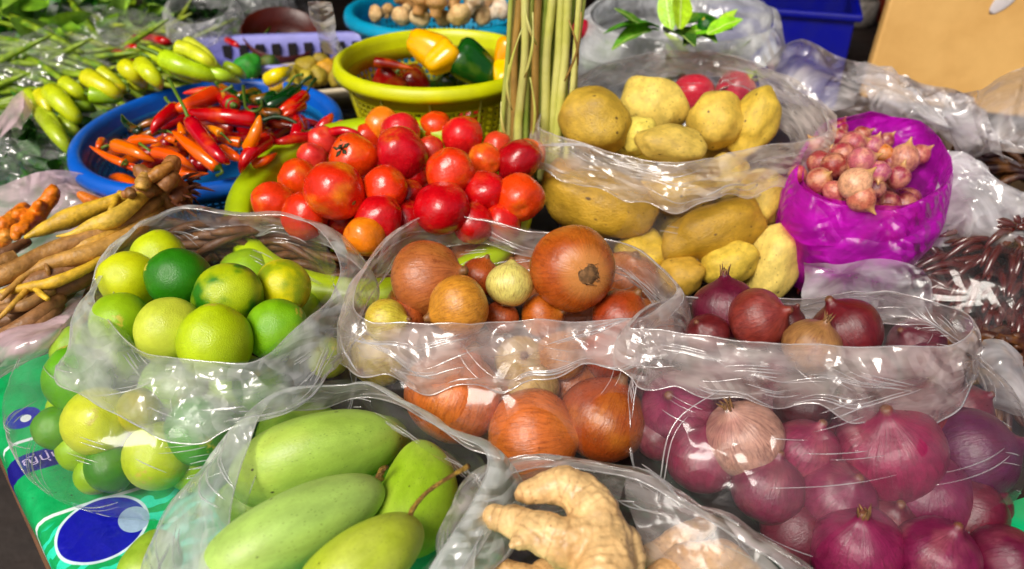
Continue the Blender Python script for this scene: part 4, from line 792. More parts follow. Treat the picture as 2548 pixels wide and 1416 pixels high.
# ------------------------------------------------------------------ pale long peppers behind the chilli basket
GL2 = "pale yellow-green long peppers"
LP, LG = S(196, 206, 20), S(150, 190, 20)
for pts, r, col, st, lab in [
    ([(215, 190, .13), (245, 208, .125), (285, 232, .115), (300, 250, .1)], 28, S(208, 206, 20), [(200, 200, .125)], "long yellow pepper pointing at the chilli basket"),
    ([(225, 235, .115), (262, 240, .112), (305, 248, .105)], 26, LG, [(205, 222, .118)], "green-yellow pepper resting below the long yellow one"),
    ([(310, 165, .14), (330, 182, .135), (352, 205, .12), (362, 218, .11)], 27, S(206, 208, 16), [(296, 155, .14)], "yellow pepper beside the topmost bunch, blunt end up"),
    ([(350, 158, .145), (372, 182, .14), (392, 205, .13), (398, 220, .12)], 26, S(200, 210, 20), [(338, 148, .148)], "twin yellow pepper leaning on its neighbour"),
    ([(408, 145, .155), (450, 165, .15), (510, 185, .14), (560, 205, .125)], 30, S(172, 204, 20), [(385, 130, .16), (345, 114, .165)], "long green-yellow pepper with a straight pale stalk"),
    ([(440, 118, .165), (475, 128, .162), (515, 150, .155), (545, 175, .14)], 24, S(206, 214, 40), [(425, 122, .165), (405, 118, .165)], "topmost yellow pepper of the bunch"),
    ([(412, 162, .14), (455, 185, .135), (500, 205, .125)], 22, S(160, 196, 20), [(390, 148, .15), (350, 134, .155)], "second green-yellow pepper with a pale stalk"),
    ([(495, 140, .15), (525, 158, .148), (560, 185, .135)], 20, S(190, 212, 40), [(485, 132, .152)], "slim pepper beside the lilac tray"),
    ([(560, 165, .13), (590, 178, .125), (612, 196, .11)], 18, S(170, 200, 30), None, "small pepper inside the crinkled film by the tray"),
    ([(100, 235, .115), (112, 255, .11), (125, 285, .1)], 24, S(200, 200, 20), [(98, 222, .12)], "yellow pepper outermost in the row"),
    ([(125, 228, .12), (150, 252, .115), (185, 290, .1), (195, 305, .09)], 30, S(190, 204, 20), [(118, 215, .122)], "broad yellow-green pepper near the pink film tip"),
    ([(285, 215, .115), (300, 222, .112), (315, 228, .105)], 20, S(206, 190, 20), [(275, 208, .116)], "little yellow pepper in the gap"),
    ([(330, 205, .115), (345, 215, .112), (362, 228, .1)], 20, S(196, 204, 30), [(318, 212, .118), (320, 225, .118)], "small pepper with a hooked stalk"),
    ([(98, 275, .1), (130, 320, .095), (165, 365, .08), (188, 392, .06)], 24, S(160, 180, 30), None, "long pepper hanging down the side of the film"),
    ([(180, 250, .105), (210, 262, .1), (240, 275, .09)], 22, S(150, 186, 30), None, "green pepper under the row, close to the blue rim"),
    ([(150, 300, .09), (180, 320, .085), (205, 345, .07)], 22, S(160, 180, 40), None, "pepper under the film beside the blue rim"),
    ([(372, 128, .155), (420, 152, .15), (470, 180, .14)], 22, S(184, 206, 30), [(362, 122, .157)], "pale pepper wedged behind the straight-stalked one"), ([(465, 105, .165), (505, 130, .16), (540, 160, .15)], 20, S(206, 212, 60), [(455, 98, .167)], "creamy yellow pepper at the back of the bunch"),
    ([(250, 178, .13), (280, 200, .122), (318, 225, .11)], 22, S(200, 208, 30), [(240, 170, .132)], "yellow pepper between the two blunt ones"), ([(160, 205, .125), (190, 228, .118), (225, 255, .1)], 24, S(196, 206, 24), [(150, 197, .127)], "slanting yellow pepper behind the broad one"),
    ([(70, 232, .115), (85, 260, .108), (100, 295, .09)], 20, S(176, 196, 30), None, "pepper half behind the pink film tip"), ([(520, 178, .14), (560, 190, .135), (600, 205, .12)], 20, S(170, 204, 40), None, "green pepper touching the blue rim at the back"),
    ([(120, 290, .1), (150, 335, .09), (185, 375, .075)], 20, S(170, 190, 40), None, "long pepper parallel to the hanging one")]:
    chilli(pts, r * .86, col, lab, st, None, 'long_pepper', GL2, .3, 'pepper_long', True)
# ------------------------------------------------------------------ shallots
GS = "shallots in the purple bag"
for k, (px, py, r, z, rgb, ax, lab) in enumerate([
    (2088, 320, 24, .126, (150, 40, 56), (.4, .8, .2), "shallot rearmost against the purple rim"), (2088, 345, 28, .13, (146, 40, 60), (-.5, .7, .3), "plum shallot below the rearmost one"),
    (2122, 358, 34, .136, (168, 70, 84), (.9, .2, .3), "broad rosy shallot near the top of the heap"), (2144, 336, 24, .13, (150, 50, 50), (.8, .4, .2), "red-brown shallot at the back beside the broad rosy one"),
    (2172, 364, 28, .134, (176, 84, 110), (.3, .8, .4), "pink shallot between the broad rosy and the orange one"), (2199, 380, 24, .13, (206, 120, 40), (1, .1, .2), "orange-skinned shallot, the only one of that colour"),
    (2034, 366, 32, .126, (196, 110, 120), (-.6, .5, .4), "pale pink shallot by the potato bag's film"), (2040, 405, 33, .13, (156, 60, 60), (.9, .1, .2), "red-brown shallot on the side of the potato bag"),
    (2098, 384, 34, .138, (160, 56, 66), (.8, -.3, .4), "shiny dark rose shallot in the middle row"), (2075, 412, 34, .136, (144, 48, 40), (.9, -.2, .2), "dark copper shallot in the middle of the heap"),
    (2143, 400, 36, .142, (190, 100, 110), (.9, .3, .3), "rose shallot with a cream tip in the centre of the heap"), (2188, 428, 30, .134, (176, 76, 112), (-.3, -.8, .5), "round pink-violet shallot with a bright sheen"),
    (2248, 396, 40, .126, (186, 120, 100), (.2, .9, .3), "large papery shallot against the far purple wall"), (2236, 440, 32, .124, (150, 50, 70), (.2, .8, .3), "plum shallot below the large papery one"),
    (2038, 448, 34, .128, (176, 90, 70), (.3, .3, .9), "copper-pink shallot above the near rim"), (2128, 458, 44, .136, (226, 170, 130), (.7, .6, .2), "largest cream-tan shallot at the front of the heap"),
    (1985, 432, 24, .12, (186, 70, 80), (1, -.4, .2), "shallot squeezed next to the potato bag"), (2074, 476, 28, .124, (190, 100, 90), (.4, -.8, .2), "pinkish shallot just inside the front rim"),
    (2142, 494, 38, .126, (196, 110, 84), (.5, -.7, .3), "peeling tan-pink shallot drooping on the front rim"), (2288, 385, 28, .12, (176, 90, 84), (.7, .5, .2), "reddish shallot at the far end of the heap"),
    (2180, 470, 26, .12, (100, 20, 40), (.2, .5, .4), "dark shallot in the shade behind the front rim"), (2056, 385, 22, .128, (120, 34, 36), (.2, .5, .4), "little dark shallot between copper neighbours"),
    (2216, 404, 22, .122, (130, 40, 60), (.4, .5, .4), "small shallot under the orange-skinned one"), (2110, 425, 22, .128, (120, 40, 36), (.4, .5, .4), "small shallot above the largest cream-tan one"),
    (2205, 350, 22, .118, (136, 50, 60), (.4, .5, .4), "small shallot behind the orange-skinned one"), (2165, 432, 20, .13, (170, 90, 80), (.8, .5, .4), "tiny shallot beside the rose one with a cream tip")]):
    place('shallot', px, py, r * .93, z, S(*rgb), ax, lab, GS, sc=(1, 1, .95), pat=.5)
for k in range(26):
    a = k * 2.4; q = .06 * math.sqrt((k + .5) / 26); o = obj("shallot", ME['shallot'][k % 4], None, None, (.335 + q * math.cos(a), .70 + q * math.sin(a), .088 + .016 * (1 - q / .06)), "shallot buried under the top of the heap", "shallot", GS, None, (*S(120, 36, 50)[:3], .4)); o.scale = (.013,) * 3; o.rotation_euler = (k, k * 1.3, 0)
# ------------------------------------------------------------------ cream mushrooms in the turquoise basket
M['mushroom'] = produce("mushroom_skin", S(170, 120, 60), 1.6, .45, .68, rough=.55, bscale=10, bump=.06, vary=.2, vscale=3, spot=[(S(90, 56, 24), 4, .1, .6)])
def mush_prof(): return [(0, -1), (.35, -.97), (.48, -.8), (.52, -.5), (.6, -.25), (.85, -.02), (.95, .22), (.86, .52), (.6, .8), (.28, .94), (0, .97)]
ME['mushroom'] = variants("mushroom", 4, [tuple(q[:2]) for q in [(max(0, a), b) for a, b, c in crom([(a, b, 0) for a, b in mush_prof()], 26, False)]], .14, 1.4, 20)
for m in ME['mushroom']: m.materials.append(M['mushroom'])
GMu = "cream mushrooms in the turquoise basket"
for (px, py, r, z, ax, rgb, lab) in [(940, 34, 22, .165, (-.7, -.3, .6), (214, 176, 120), "small mushroom near the basket's near end"), (965, 28, 18, .16, (.3, .8, .2), (200, 160, 100), "mushroom tucked behind the small end one"), (1002, 36, 28, .17, (-.4, -.8, .4), (222, 186, 130), "mushroom with cap turned down beside the rim"),
    (1045, 10, 30, .19, (.2, .9, .2), (190, 140, 80), "browner mushroom at the top of the pile"), (1048, 40, 28, .172, (-.2, -.8, .6), (232, 202, 150), "pale round mushroom at the front rim"), (1100, 44, 24, .168, (.6, -.5, .5), (214, 170, 110), "mushroom low against the rim in the middle"),
    (1085, 14, 30, .19, (.1, .9, .3), (196, 150, 90), "mushroom standing behind the middle ones"), (1138, 32, 34, .178, (.4, -.8, .4), (222, 190, 130), "largest cream mushroom of the basket"), (1195, 38, 28, .17, (.7, -.3, .5), (226, 194, 140), "knobbly mushroom by the far end of the rim"),
    (1175, 6, 30, .19, (.4, .8, .2), (210, 190, 160), "greyish mushroom at the back"), (1240, 26, 30, .175, (.7, .3, .2), (236, 220, 196), "whitish mushroom half behind the lemongrass"), (1130, -12, 30, .2, (.1, .8, .3), (206, 160, 100), "mushroom at the top edge of the pile"), (1010, -4, 28, .185, (-.5, .7, .2), (200, 150, 90), "tan mushroom high at the near side"), (1215, -8, 30, .19, (.5, .7, .2), (222, 190, 150), "pale mushroom high behind the lemongrass")]:
    place('mushroom', px, py, r, z, S(*rgb), ax, lab, GMu, pat=.6)
# ------------------------------------------------------------------ lemongrass
M['lemongrass'] = plain("lemongrass_stalk", S(176, 184, 90), .38, .2, 18, .15, .002, S(120, 150, 44)); M['lemongrass_pale'] = plain("lemongrass_pale", S(214, 212, 130), .35, .15, 18, .15, .002, S(186, 190, 80)); M['lemongrass_dry'] = plain("lemongrass_dry", S(176, 140, 66), .55, .25, 20, .2, .002, S(120, 90, 40))
lg = obj("lemongrass_bunch", None, loc=P(1290, 345, .10), label="tall bunch of pale green lemongrass stalks standing behind the tomatoes", cat="lemongrass"); lb0 = P(1290, 345, .10)
rl = random.Random(3)
for i, (x0, x1, wd, m, z0, dy) in enumerate([(1243, 1272, 8, 'lemongrass', .105, 0), (1258, 1283, 11, 'lemongrass_pale', .1, .008), (1272, 1292, 12, 'lemongrass_dry', .1, .0), (1288, 1304, 13, 'lemongrass_pale', .1, -.004), (1303, 1318, 12, 'lemongrass', .1, .002), (1318, 1334, 12, 'lemongrass_dry', .1, -.004), (1332, 1350, 12, 'lemongrass', .1, .004),
        (1345, 1366, 14, 'lemongrass_pale', .1, .0), (1362, 1386, 15, 'lemongrass_pale', .1, .004), (1378, 1402, 13, 'lemongrass_pale', .1, -.002), (1392, 1414, 11, 'lemongrass', .1, .006), (1404, 1428, 10, 'lemongrass_pale', .1, .0), (1418, 1438, 9, 'lemongrass', .1, .004), (1266, 1310, 9, 'lemongrass', .1, .02), (1300, 1296, 9, 'lemongrass_dry', .1, .02), (1340, 1325, 9, 'lemongrass', .1, .018), (1385, 1372, 10, 'lemongrass', .1, .02), (1410, 1395, 9, 'lemongrass_dry', .1, .02), (1330, 1345, 12, 'lemongrass_pale', .1, .012), (1345, 1352, 12, 'lemongrass', .1, .014), (1285, 1300, 12, 'lemongrass', .1, .014), (1370, 1380, 12, 'lemongrass', .1, .014), (1252, 1280, 10, 'lemongrass', .1, .014), (1310, 1330, 12, 'lemongrass_pale', .1, .016)]):
    a = P(x0, 350, .10); a.y = .785 + dy; a.z = .07; a.x = (x0 - 1274) / FOC * .86
    b = P(x1, 0, .26); b.y = .80 + dy; b.x = (x1 - 1274) / FOC * .845; b.z = .262; c = b + (b - a) * .55
    pts = [a, a.lerp(b, .35) + Vector((rl.uniform(-.002, .002), 0, 0)), a.lerp(b, .7) + Vector((rl.uniform(-.003, .003), 0, 0)), b, c]
    r = rad(b, wd * .86); rr = np.interp(np.linspace(0, 1, 24), [0, .03, .2, .5, .75, 1], [.4, 1.0, 1.1, .9, .95, .8]) * r
    V, F = tube("stalk", crom([tuple(p - lb0) for p in pts], 24, False), rr, 8); V[:, 1] *= 1.0
    obj("stalk", mesh("stalk", V, F), M[m], lg)
for (x0, y0, x1, y1, wd, bow) in [(1262, 230, 1300, 60, 7, -10), (1305, 180, 1322, 20, 6, 8), (1332, 100, 1305, 0, 7, -6), (1400, 190, 1432, 20, 5, 10), (1262, 330, 1250, 240, 7, -6), (1325, 330, 1318, 180, 6, 8), (1430, 150, 1405, 40, 5, 6), (1275, 260, 1268, 150, 6, -8)]:
    b = MB(); n = 10; L = []; Rr = []
    for k in range(n):
        t = k / (n - 1); py = y0 + (y1 - y0) * t; px = x0 + (x1 - x0) * t + bow * math.sin(t * 3.1); zz = .45 - .79 * math.tan(math.radians(33) - math.atan((708 - py) / FOC)); p = Vector(((px - 1274) / FOC * .83, .775 - .006 * math.sin(t * 3.1), zz)); hw = wd / FOC * .42 * math.sin(min(1, t * 1.1 + .12) * 3.0)
        L.append(p + Vector((-hw, .001, 0)) - lb0); Rr.append(p + Vector((hw, 0, 0)) - lb0)
    o = obj("leaf_sheath", mesh("leaf_sheath", L + Rr, [(k, k + 1, n + k + 1, n + k) for k in range(n - 1)]), M['lemongrass_pale' if wd > 5 else 'lemongrass_dry'], lg); sm = o.modifiers.new("thick", 'SOLIDIFY'); sm.thickness = .0012
# ------------------------------------------------------------------ ginger, turmeric and finger root
def rhizome(name, chains, mat, label, cat, color, group=None, sub=3):
    "one continuous knobbly root: skinned limbs joined into one surface"
    org = P(*chains[0][0][:3]); V, E_, Rd = [], [], []
    for ch in chains:
        prev = None
        for (px, py, z, r) in ch:
            v = P(px, py, z); k = None
            for i, q in enumerate(V):
                if (q - v).length < 1e-5: k = i
            if k is None: V.append(v); Rd.append(rad(v, r) * .95); k = len(V) - 1
            if prev is not None and prev != k: E_.append((prev, k))
            prev = k
    b = MB(); Kp = [np.array(tuple(v - org)) for v in V]
    for a, e in E_:
        t_ = np.linspace(0, 1, 7)[:, None]; b.add(tube("", Kp[a] * (1 - t_) + Kp[e] * t_, (1 - t_[:, 0]) * Rd[a] + t_[:, 0] * Rd[e], 14))
    for k, r in zip(Kp, Rd):
        q = np.linspace(-1, 1, 9); b.add(tube("", [k + np.array([0, 0, r * z]) for z in q], [max(r * math.sqrt(max(0, 1 - z * z)), r * .04) for z in q], 14))
    tmp = obj(name + "_tmp", b.mesh(name)); md = tmp.modifiers.new("join", 'REMESH'); md.mode = 'VOXEL'; md.voxel_size = max(.0011, float(np.mean(Rd)) * .11); md.use_smooth_shade = True
    sm = tmp.modifiers.new("soft", 'SMOOTH'); sm.iterations = 5; sm.factor = .5
    m2 = bpy.data.meshes.new_from_object(tmp.evaluated_get(bpy.context.evaluated_depsgraph_get())); bpy.data.objects.remove(tmp); m2.name = name
    co = np.empty(len(m2.vertices) * 3); m2.vertices.foreach_get("co", co); co = co.reshape(-1, 3); nn = np.empty(len(m2.vertices) * 3); m2.vertices.foreach_get("normal", nn); nn = nn.reshape(-1, 3)
    s = np.mean(Rd); ring = np.zeros(len(co)); best = np.full(len(co), 1e9); K = np.array([tuple(v - org) for v in V]); run = 0.0
    for a, b in E_:
        A, B = K[a], K[b]; L = np.linalg.norm(B - A); tt = np.clip(((co - A) @ (B - A)) / L ** 2, 0, 1); dd = np.linalg.norm(co - A - tt[:, None] * (B - A), axis=1); hit = dd < best
        ring[hit] = run + tt[hit] * L; best[hit] = dd[hit]; run += L
    ring = ring + .18 * s * perlin(co / s * 1.2); ph = np.abs(((ring / (s * .55)) % 1) - .5) * 2; ring = np.exp(-((1 - ph) / .16) ** 2) * np.clip(perlin(co / s * .8 + 7) + .75, 0, 1)
    co = co + nn * (s * .13 * perlin(co / s * .9 + 3) + s * .06 * perlin(co / s * 2.6) - s * .05 * ring)[:, None]; at = m2.attributes.new("ring", 'FLOAT', 'POINT'); at.data.foreach_set("value", ring); m2.vertices.foreach_set("co", co.reshape(-1)); m2.update(); m2.materials.clear()
    return obj(name, m2, M[mat], None, org, label, cat, group, None, color)
GG = S(222, 184, 126)
rhizome("ginger_root", [[(1490, 1345, .088, 88), (1478, 1275, .096, 70), (1445, 1228, .10, 58), (1400, 1208, .102, 52), (1352, 1216, .10, 42), (1318, 1226, .098, 34), (1300, 1232, .097, 20)],
                        [(1490, 1345, .088, 88), (1405, 1350, .092, 68), (1335, 1322, .094, 54), (1278, 1298, .093, 46), (1230, 1288, .091, 36), (1206, 1290, .09, 20)],
                        [(1490, 1345, .088, 88), (1505, 1430, .086, 88), (1520, 1520, .08, 60), (1525, 1560, .078, 30)], [(1490, 1345, .088, 88), (1552, 1350, .084, 50), (1578, 1390, .08, 36), (1588, 1420, .078, 20)],
                        [(1330, 1322, .094, 46), (1290, 1350, .097, 22), (1276, 1358, .098, 12)]],
        'ginger', "big pale branching ginger root on top in its bag", "ginger", (*GG[:3], .5), "ginger roots in the bag")
rhizome("ginger_root", [[(1330, 1450, .06, 40), (1260, 1425, .06, 36), (1210, 1440, .06, 24), (1190, 1450, .06, 10)], [(1330, 1450, .06, 40), (1380, 1400, .062, 30)]], 'ginger', "ginger root lying under the big one, nearest the mangoes", "ginger", (*S(210, 168, 110)[:3], .6), "ginger roots in the bag")
rhizome("ginger_root", [[(1700, 1400, .06, 50), (1800, 1385, .065, 46), (1870, 1420, .06, 28), (1890, 1430, .06, 12)], [(1700, 1400, .06, 50), (1640, 1440, .06, 40), (1620, 1460, .06, 18)]], 'ginger', "ginger root seen through film beside the red onions", "ginger", (*S(206, 162, 110)[:3], .6), "ginger roots in the bag")
rhizome("ginger_root", [[(1600, 1400, .05, 12), (1620, 1390, .05, 36), (1700, 1335, .055, 36), (1760, 1305, .05, 26), (1780, 1295, .05, 10)]], 'ginger', "small ginger root half hidden by the crinkled fold", "ginger", (*S(206, 162, 110)[:3], .6), "ginger roots in the bag")
TU = S(226, 120, 8)
rhizome("turmeric_root", [[(85, 545, .095, 26), (100, 520, .1, 24), (120, 500, .105, 22), (130, 478, .11, 20), (132, 468, .112, 12)], [(100, 520, .1, 24), (95, 512, .108, 15), (98, 505, .113, 9)], [(85, 545, .095, 26), (60, 535, .1, 20), (44, 535, .103, 14)], [(85, 545, .095, 26), (60, 570, .1, 18), (44, 574, .1, 16), (40, 590, .097, 12)], [(85, 545, .095, 26), (100, 562, .095, 18)]],
        'turmeric', "branching orange turmeric root with pale cut knobs", "turmeric", (*TU[:3], .5), "turmeric roots") if False else None
M['turmeric'] = produce("turmeric_skin", S(240, 190, 70), 30, .5, .66, rough=.45, bscale=200, bump=.04, bdist=.003, vary=.2, vscale=100)
for chains, lab in [([[(85, 545, .095, 26), (100, 522, .1, 23), (122, 500, .105, 21), (130, 482, .11, 20), (131, 470, .112, 13)], [(100, 522, .1, 23), (96, 512, .108, 15), (98, 506, .113, 10)], [(85, 545, .095, 26), (60, 535, .1, 20), (44, 534, .103, 15)], [(85, 545, .095, 26), (60, 568, .1, 18), (44, 572, .1, 17), (40, 588, .097, 13)]], "branching orange turmeric root with a tall pale knob"),
                    ([[(250, 512, .08, 20), (225, 500, .085, 18), (204, 486, .09, 12)]], "short orange turmeric finger against the pink film"), ([[(10, 560, .08, 24), (30, 545, .082, 20), (60, 520, .08, 18)]], "browner turmeric root behind the branching one"), ([[(0, 600, .075, 24), (15, 585, .08, 20)]], "reddish turmeric stub at the near end of the roots")]:
    rhizome("turmeric_root", chains, 'turmeric', lab, "turmeric", (*TU[:3], .4), "turmeric roots")
fo = P(420, 445, .125); fr = obj("finger_root_bunch", None, loc=fo, label="bunch of long yellow and brown finger roots joined at a knobbly crown", cat="roots")
YR, TR, BR = S(206, 166, 40), S(170, 124, 62), S(140, 98, 58)
def froot(pts, rs, col, pat=.4):
    w = [P(*q) for q in pts]; n = 22; C = crom([tuple(q - fo) for q in w], n, False); rr = np.interp(np.linspace(0, 1, n), np.linspace(0, 1, len(rs)), [rad(w[0], q) for q in rs])
    t = np.linspace(0, 1, n); rr = rr * (1 + .12 * perlin(np.stack([t * 9, t * 0 + pts[0][0] * .37, t * 0 + pts[0][1] * .21], 1)))
    V, F = tube("root", C, np.maximum(rr, .0006), 9); o = obj("root", mesh("root", V, F), M['root'], fr, None, color=(*col[:3], pat)); return o
froot([(395, 455, .13), (310, 490, .128), (230, 520, .124), (160, 548, .12), (105, 572, .117), (60, 592, .115)], [16, 15, 20, 24, 14, 3], YR, .25)
froot([(370, 470, .132), (330, 510, .13), (280, 545, .127), (230, 562, .124), (180, 582, .122), (140, 588, .12)], [16, 18, 24, 18, 7, 2], S(212, 176, 60), .25)
froot([(300, 480, .13), (288, 500, .13), (275, 525, .128)], [8, 9, 7], YR, .2)
froot([(420, 480, .12), (330, 545, .118), (230, 590, .116), (120, 630, .112), (20, 680, .108), (-60, 720, .1)], [14, 18, 22, 24, 22, 18], TR, .6)
froot([(400, 500, .115), (320, 560, .115), (240, 600, .114), (170, 620, .112), (120, 640, .11)], [12, 18, 18, 14, 3], S(196, 150, 50), .3)
froot([(410, 510, .11), (330, 580, .112), (230, 628, .11), (130, 655, .108), (70, 680, .105), (0, 745, .1)], [12, 20, 24, 18, 9, 5], S(180, 134, 60), .5)
froot([(400, 520, .105), (300, 600, .103), (200, 660, .1), (90, 700, .098), (-40, 760, .09)], [14, 22, 22, 20, 14], BR, .6)
froot([(390, 530, .1), (300, 620, .098), (210, 690, .095), (120, 730, .09), (20, 790, .085)], [12, 20, 24, 20, 12], S(120, 82, 46), .6)
froot([(330, 600, .1), (230, 660, .105), (140, 700, .104), (70, 715, .1), (-10, 730, .097)], [10, 12, 14, 12, 6], YR, .3)
for (pts, rs, c) in [([(160, 720, .09), (80, 735, .092), (-10, 760, .09)], [16, 18, 15], TR), ([(150, 740, .085), (90, 790, .085), (20, 830, .08), (-20, 850, .078)], [20, 22, 20, 14], BR), ([(140, 760, .08), (110, 810, .08), (60, 850, .075)], [22, 22, 14], S(130, 92, 56)),
        ([(150, 800, .075), (80, 832, .075), (0, 850, .072)], [14, 18, 14], S(150, 104, 60)), ([(180, 690, .1), (150, 700, .102), (118, 712, .1), (88, 712, .102)], [9, 9, 7, 4], S(190, 110, 30)), ([(110, 640, .112), (118, 670, .108), (126, 690, .1)], [6, 6, 5], TR), ([(130, 720, .095), (60, 760, .094), (-20, 770, .09)], [14, 15, 12], S(156, 116, 66)),
        ([(160, 660, .1), (100, 690, .1), (40, 750, .098), (-10, 800, .09)], [7, 8, 7, 4], S(196, 150, 50)), ([(70, 700, .1), (100, 730, .1), (120, 745, .098)], [5, 8, 6], YR), ([(250, 600, .095), (160, 680, .09), (60, 780, .082), (-10, 800, .08)], [18, 20, 20, 16], S(110, 76, 44)), ([(240, 640, .09), (170, 720, .085), (100, 770, .08)], [18, 20, 18], S(96, 66, 40)), ([(40, 640, .1), (0, 655, .1), (-40, 670, .098)], [20, 20, 18], S(160, 116, 60)), ([(70, 600, .095), (20, 625, .097), (-40, 650, .095)], [12, 14, 10], S(120, 80, 50)),
        ([(200, 640, .1), (110, 665, .104), (10, 690, .1)], [5, 5, 2], S(150, 110, 60)), ([(260, 585, .11), (180, 640, .108), (90, 672, .105)], [5, 4, 2], S(120, 84, 50))]: froot(pts, rs, c, .5)
def crown():
    ch = [[(400, 450, .135, 30), (420, 425, .142, 26), (430, 405, .146, 22), (425, 398, .147, 14)], [(400, 450, .135, 30), (362, 440, .14, 24), (350, 425, .145, 20)], [(400, 450, .135, 30), (372, 470, .136, 24), (330, 478, .135, 16), (312, 482, .136, 12)], [(400, 450, .135, 30), (440, 470, .122, 32), (455, 500, .112, 26)], [(400, 450, .135, 30), (420, 500, .115, 26)]]
    o = rhizome("crown", ch, 'root', None, None, (*S(150, 96, 44)[:3], .7)); o.parent = fr; o.location = Vector(o.location) - fo
    for k, (p0, p1, r, c) in enumerate([((352, 470, .143), (362, 432, .152), 20, S(206, 160, 70)), ((372, 445, .148), (430, 408, .156), 17, S(176, 116, 40)), ((402, 470, .138), (440, 432, .146), 22, S(150, 96, 50)), ((430, 500, .122), (462, 470, .128), 20, S(120, 66, 34)), ((330, 488, .14), (318, 470, .144), 14, S(130, 90, 46))]): froot([p0, tuple((np.array(p0) + p1) / 2), p1], [r * .8, r, r * .55], c, .6)
    b = MB(); rr = np.random.default_rng(8)
    for k in range(26):
        s = P(440 + rr.uniform(-25, 15), 480 + rr.uniform(-25, 25), .12) - fo; d = Vector((rr.uniform(.2, 1), rr.uniform(-.6, .6), rr.uniform(-.9, .3))).normalized() * rr.uniform(.012, .03); b.add(tube("", crom([tuple(s), tuple(s + d * .6 + Vector((0, 0, .002))), tuple(s + d)], 6, False), [.0022, .0024, .002, .0016, .001, .0004], 5))
    obj("husk_fibre", b.mesh("husk_fibre"), plain("husk", S(110, 56, 26), .8, .3, 200, .2, .002), fr, kind="stuff")
crown()
# ------------------------------------------------------------------ leaves, greens and the rest of the stall
def leaf_mesh(L, W, bend=.25, fold=.18, twist=0.0, n=9):
    V = []
    for k in range(n):
        t = k / (n - 1); w = W * (math.sin(math.pi * min(1, t * .93 + .04)) ** .8) * (1 - .25 * t); z = -bend * L * t * t
        for s in (-1, -.5, 0, .5, 1): V.append((s * w, L * t, z + fold * abs(s) * w + .04 * W * math.sin(t * 14 + s * 2)))
    return V, grid_faces(n, 5, False)
LEAFM = []
for k in range(4):
    V, F = leaf_mesh(1, .27 + .04 * k, .1 + .12 * k, .1 + .12 * k); m = mesh("leaf", V, F); m.materials.append(M['leaf_rib']); LEAFM.append(m)
def bunch_leaves(label, items, name="citrus_leaf_bunch", cat="leaves", group=None):
    o0 = P(*items[0][:3]); root = obj(name, None, loc=o0, label=label, cat=cat, group=group)
    for k, (px, py, z, ln, d, nrm, rgb) in enumerate(items):
        v = P(px, py, z); s = rad(v, ln * 1.2); o = obj("leaf", LEAFM[k % 4], None, root, v - o0, color=(*S(*rgb)[:3], .4))
        y = view_dir(d); zz = view_dir(nrm); x = y.cross(zz).normalized(); zz = x.cross(y); o.rotation_mode = 'QUATERNION'; o.rotation_quaternion = Matrix((x, y, zz)).transposed().to_quaternion(); o.scale = (s, s, s)
    return root
bunch_leaves("bunch of bright green citrus leaves lying on the milky bag", [
    (1670, 75, .185, 90, (-.2, 1, .1), (-.4, .1, .9), (160, 214, 10)), (1690, 72, .19, 96, (.12, 1, .1), (.5, .2, .9), (176, 220, 20)), (1640, 70, .18, 110, (-1, .2, .1), (0, .9, .4), (60, 130, 20)), (1620, 78, .178, 80, (-1, -.1, .1), (0, .7, .7), (90, 160, 20)),
    (1700, 80, .18, 100, (1, .1, .2), (0, .7, .7), (110, 190, 10)), (1760, 86, .182, 80, (.8, .5, .1), (-.6, .3, .7), (140, 210, 20)), (1790, 80, .18, 60, (.4, .9, .1), (-.8, .1, .6), (170, 220, 40)), (1660, 84, .175, 90, (.4, -.1, .9), (0, .9, .3), (40, 90, 20)),
    (1600, 66, .18, 70, (-.7, .5, .1), (.2, .6, .6), (50, 110, 24)), (1720, 76, .178, 70, (.5, -.3, .6), (0, .8, .5), (70, 150, 20)), (1740, 88, .176, 60, (-.5, -.2, .6), (0, .8, .5), (30, 80, 20)), (1700, 66, .176, 90, (.9, .4, .1), (0, .8, .5), (40, 100, 20)), (1580, 76, .174, 60, (.6, -.1, .6), (0, .8, .5), (50, 110, 20))])
place('lime', 1758, 66, 24, .185, S(14, 80, 10), (-.4, .5, .7), "small dark green kaffir fruit among the citrus leaves", None, pat=.3, cat="kaffir lime")
for (px, py, r, z, ax, lab) in [(1510, 140, 40, .10, (.9, .4, .2), "round green eggplant seen through the milky leaf bag"), (1470, 150, 24, .10, (.3, .8, .2), "small green eggplant beside the lemongrass")]:
    place('lime', px, py, r, z, S(120, 170, 40), ax, lab, "green eggplants", pat=.2, cat="eggplant")
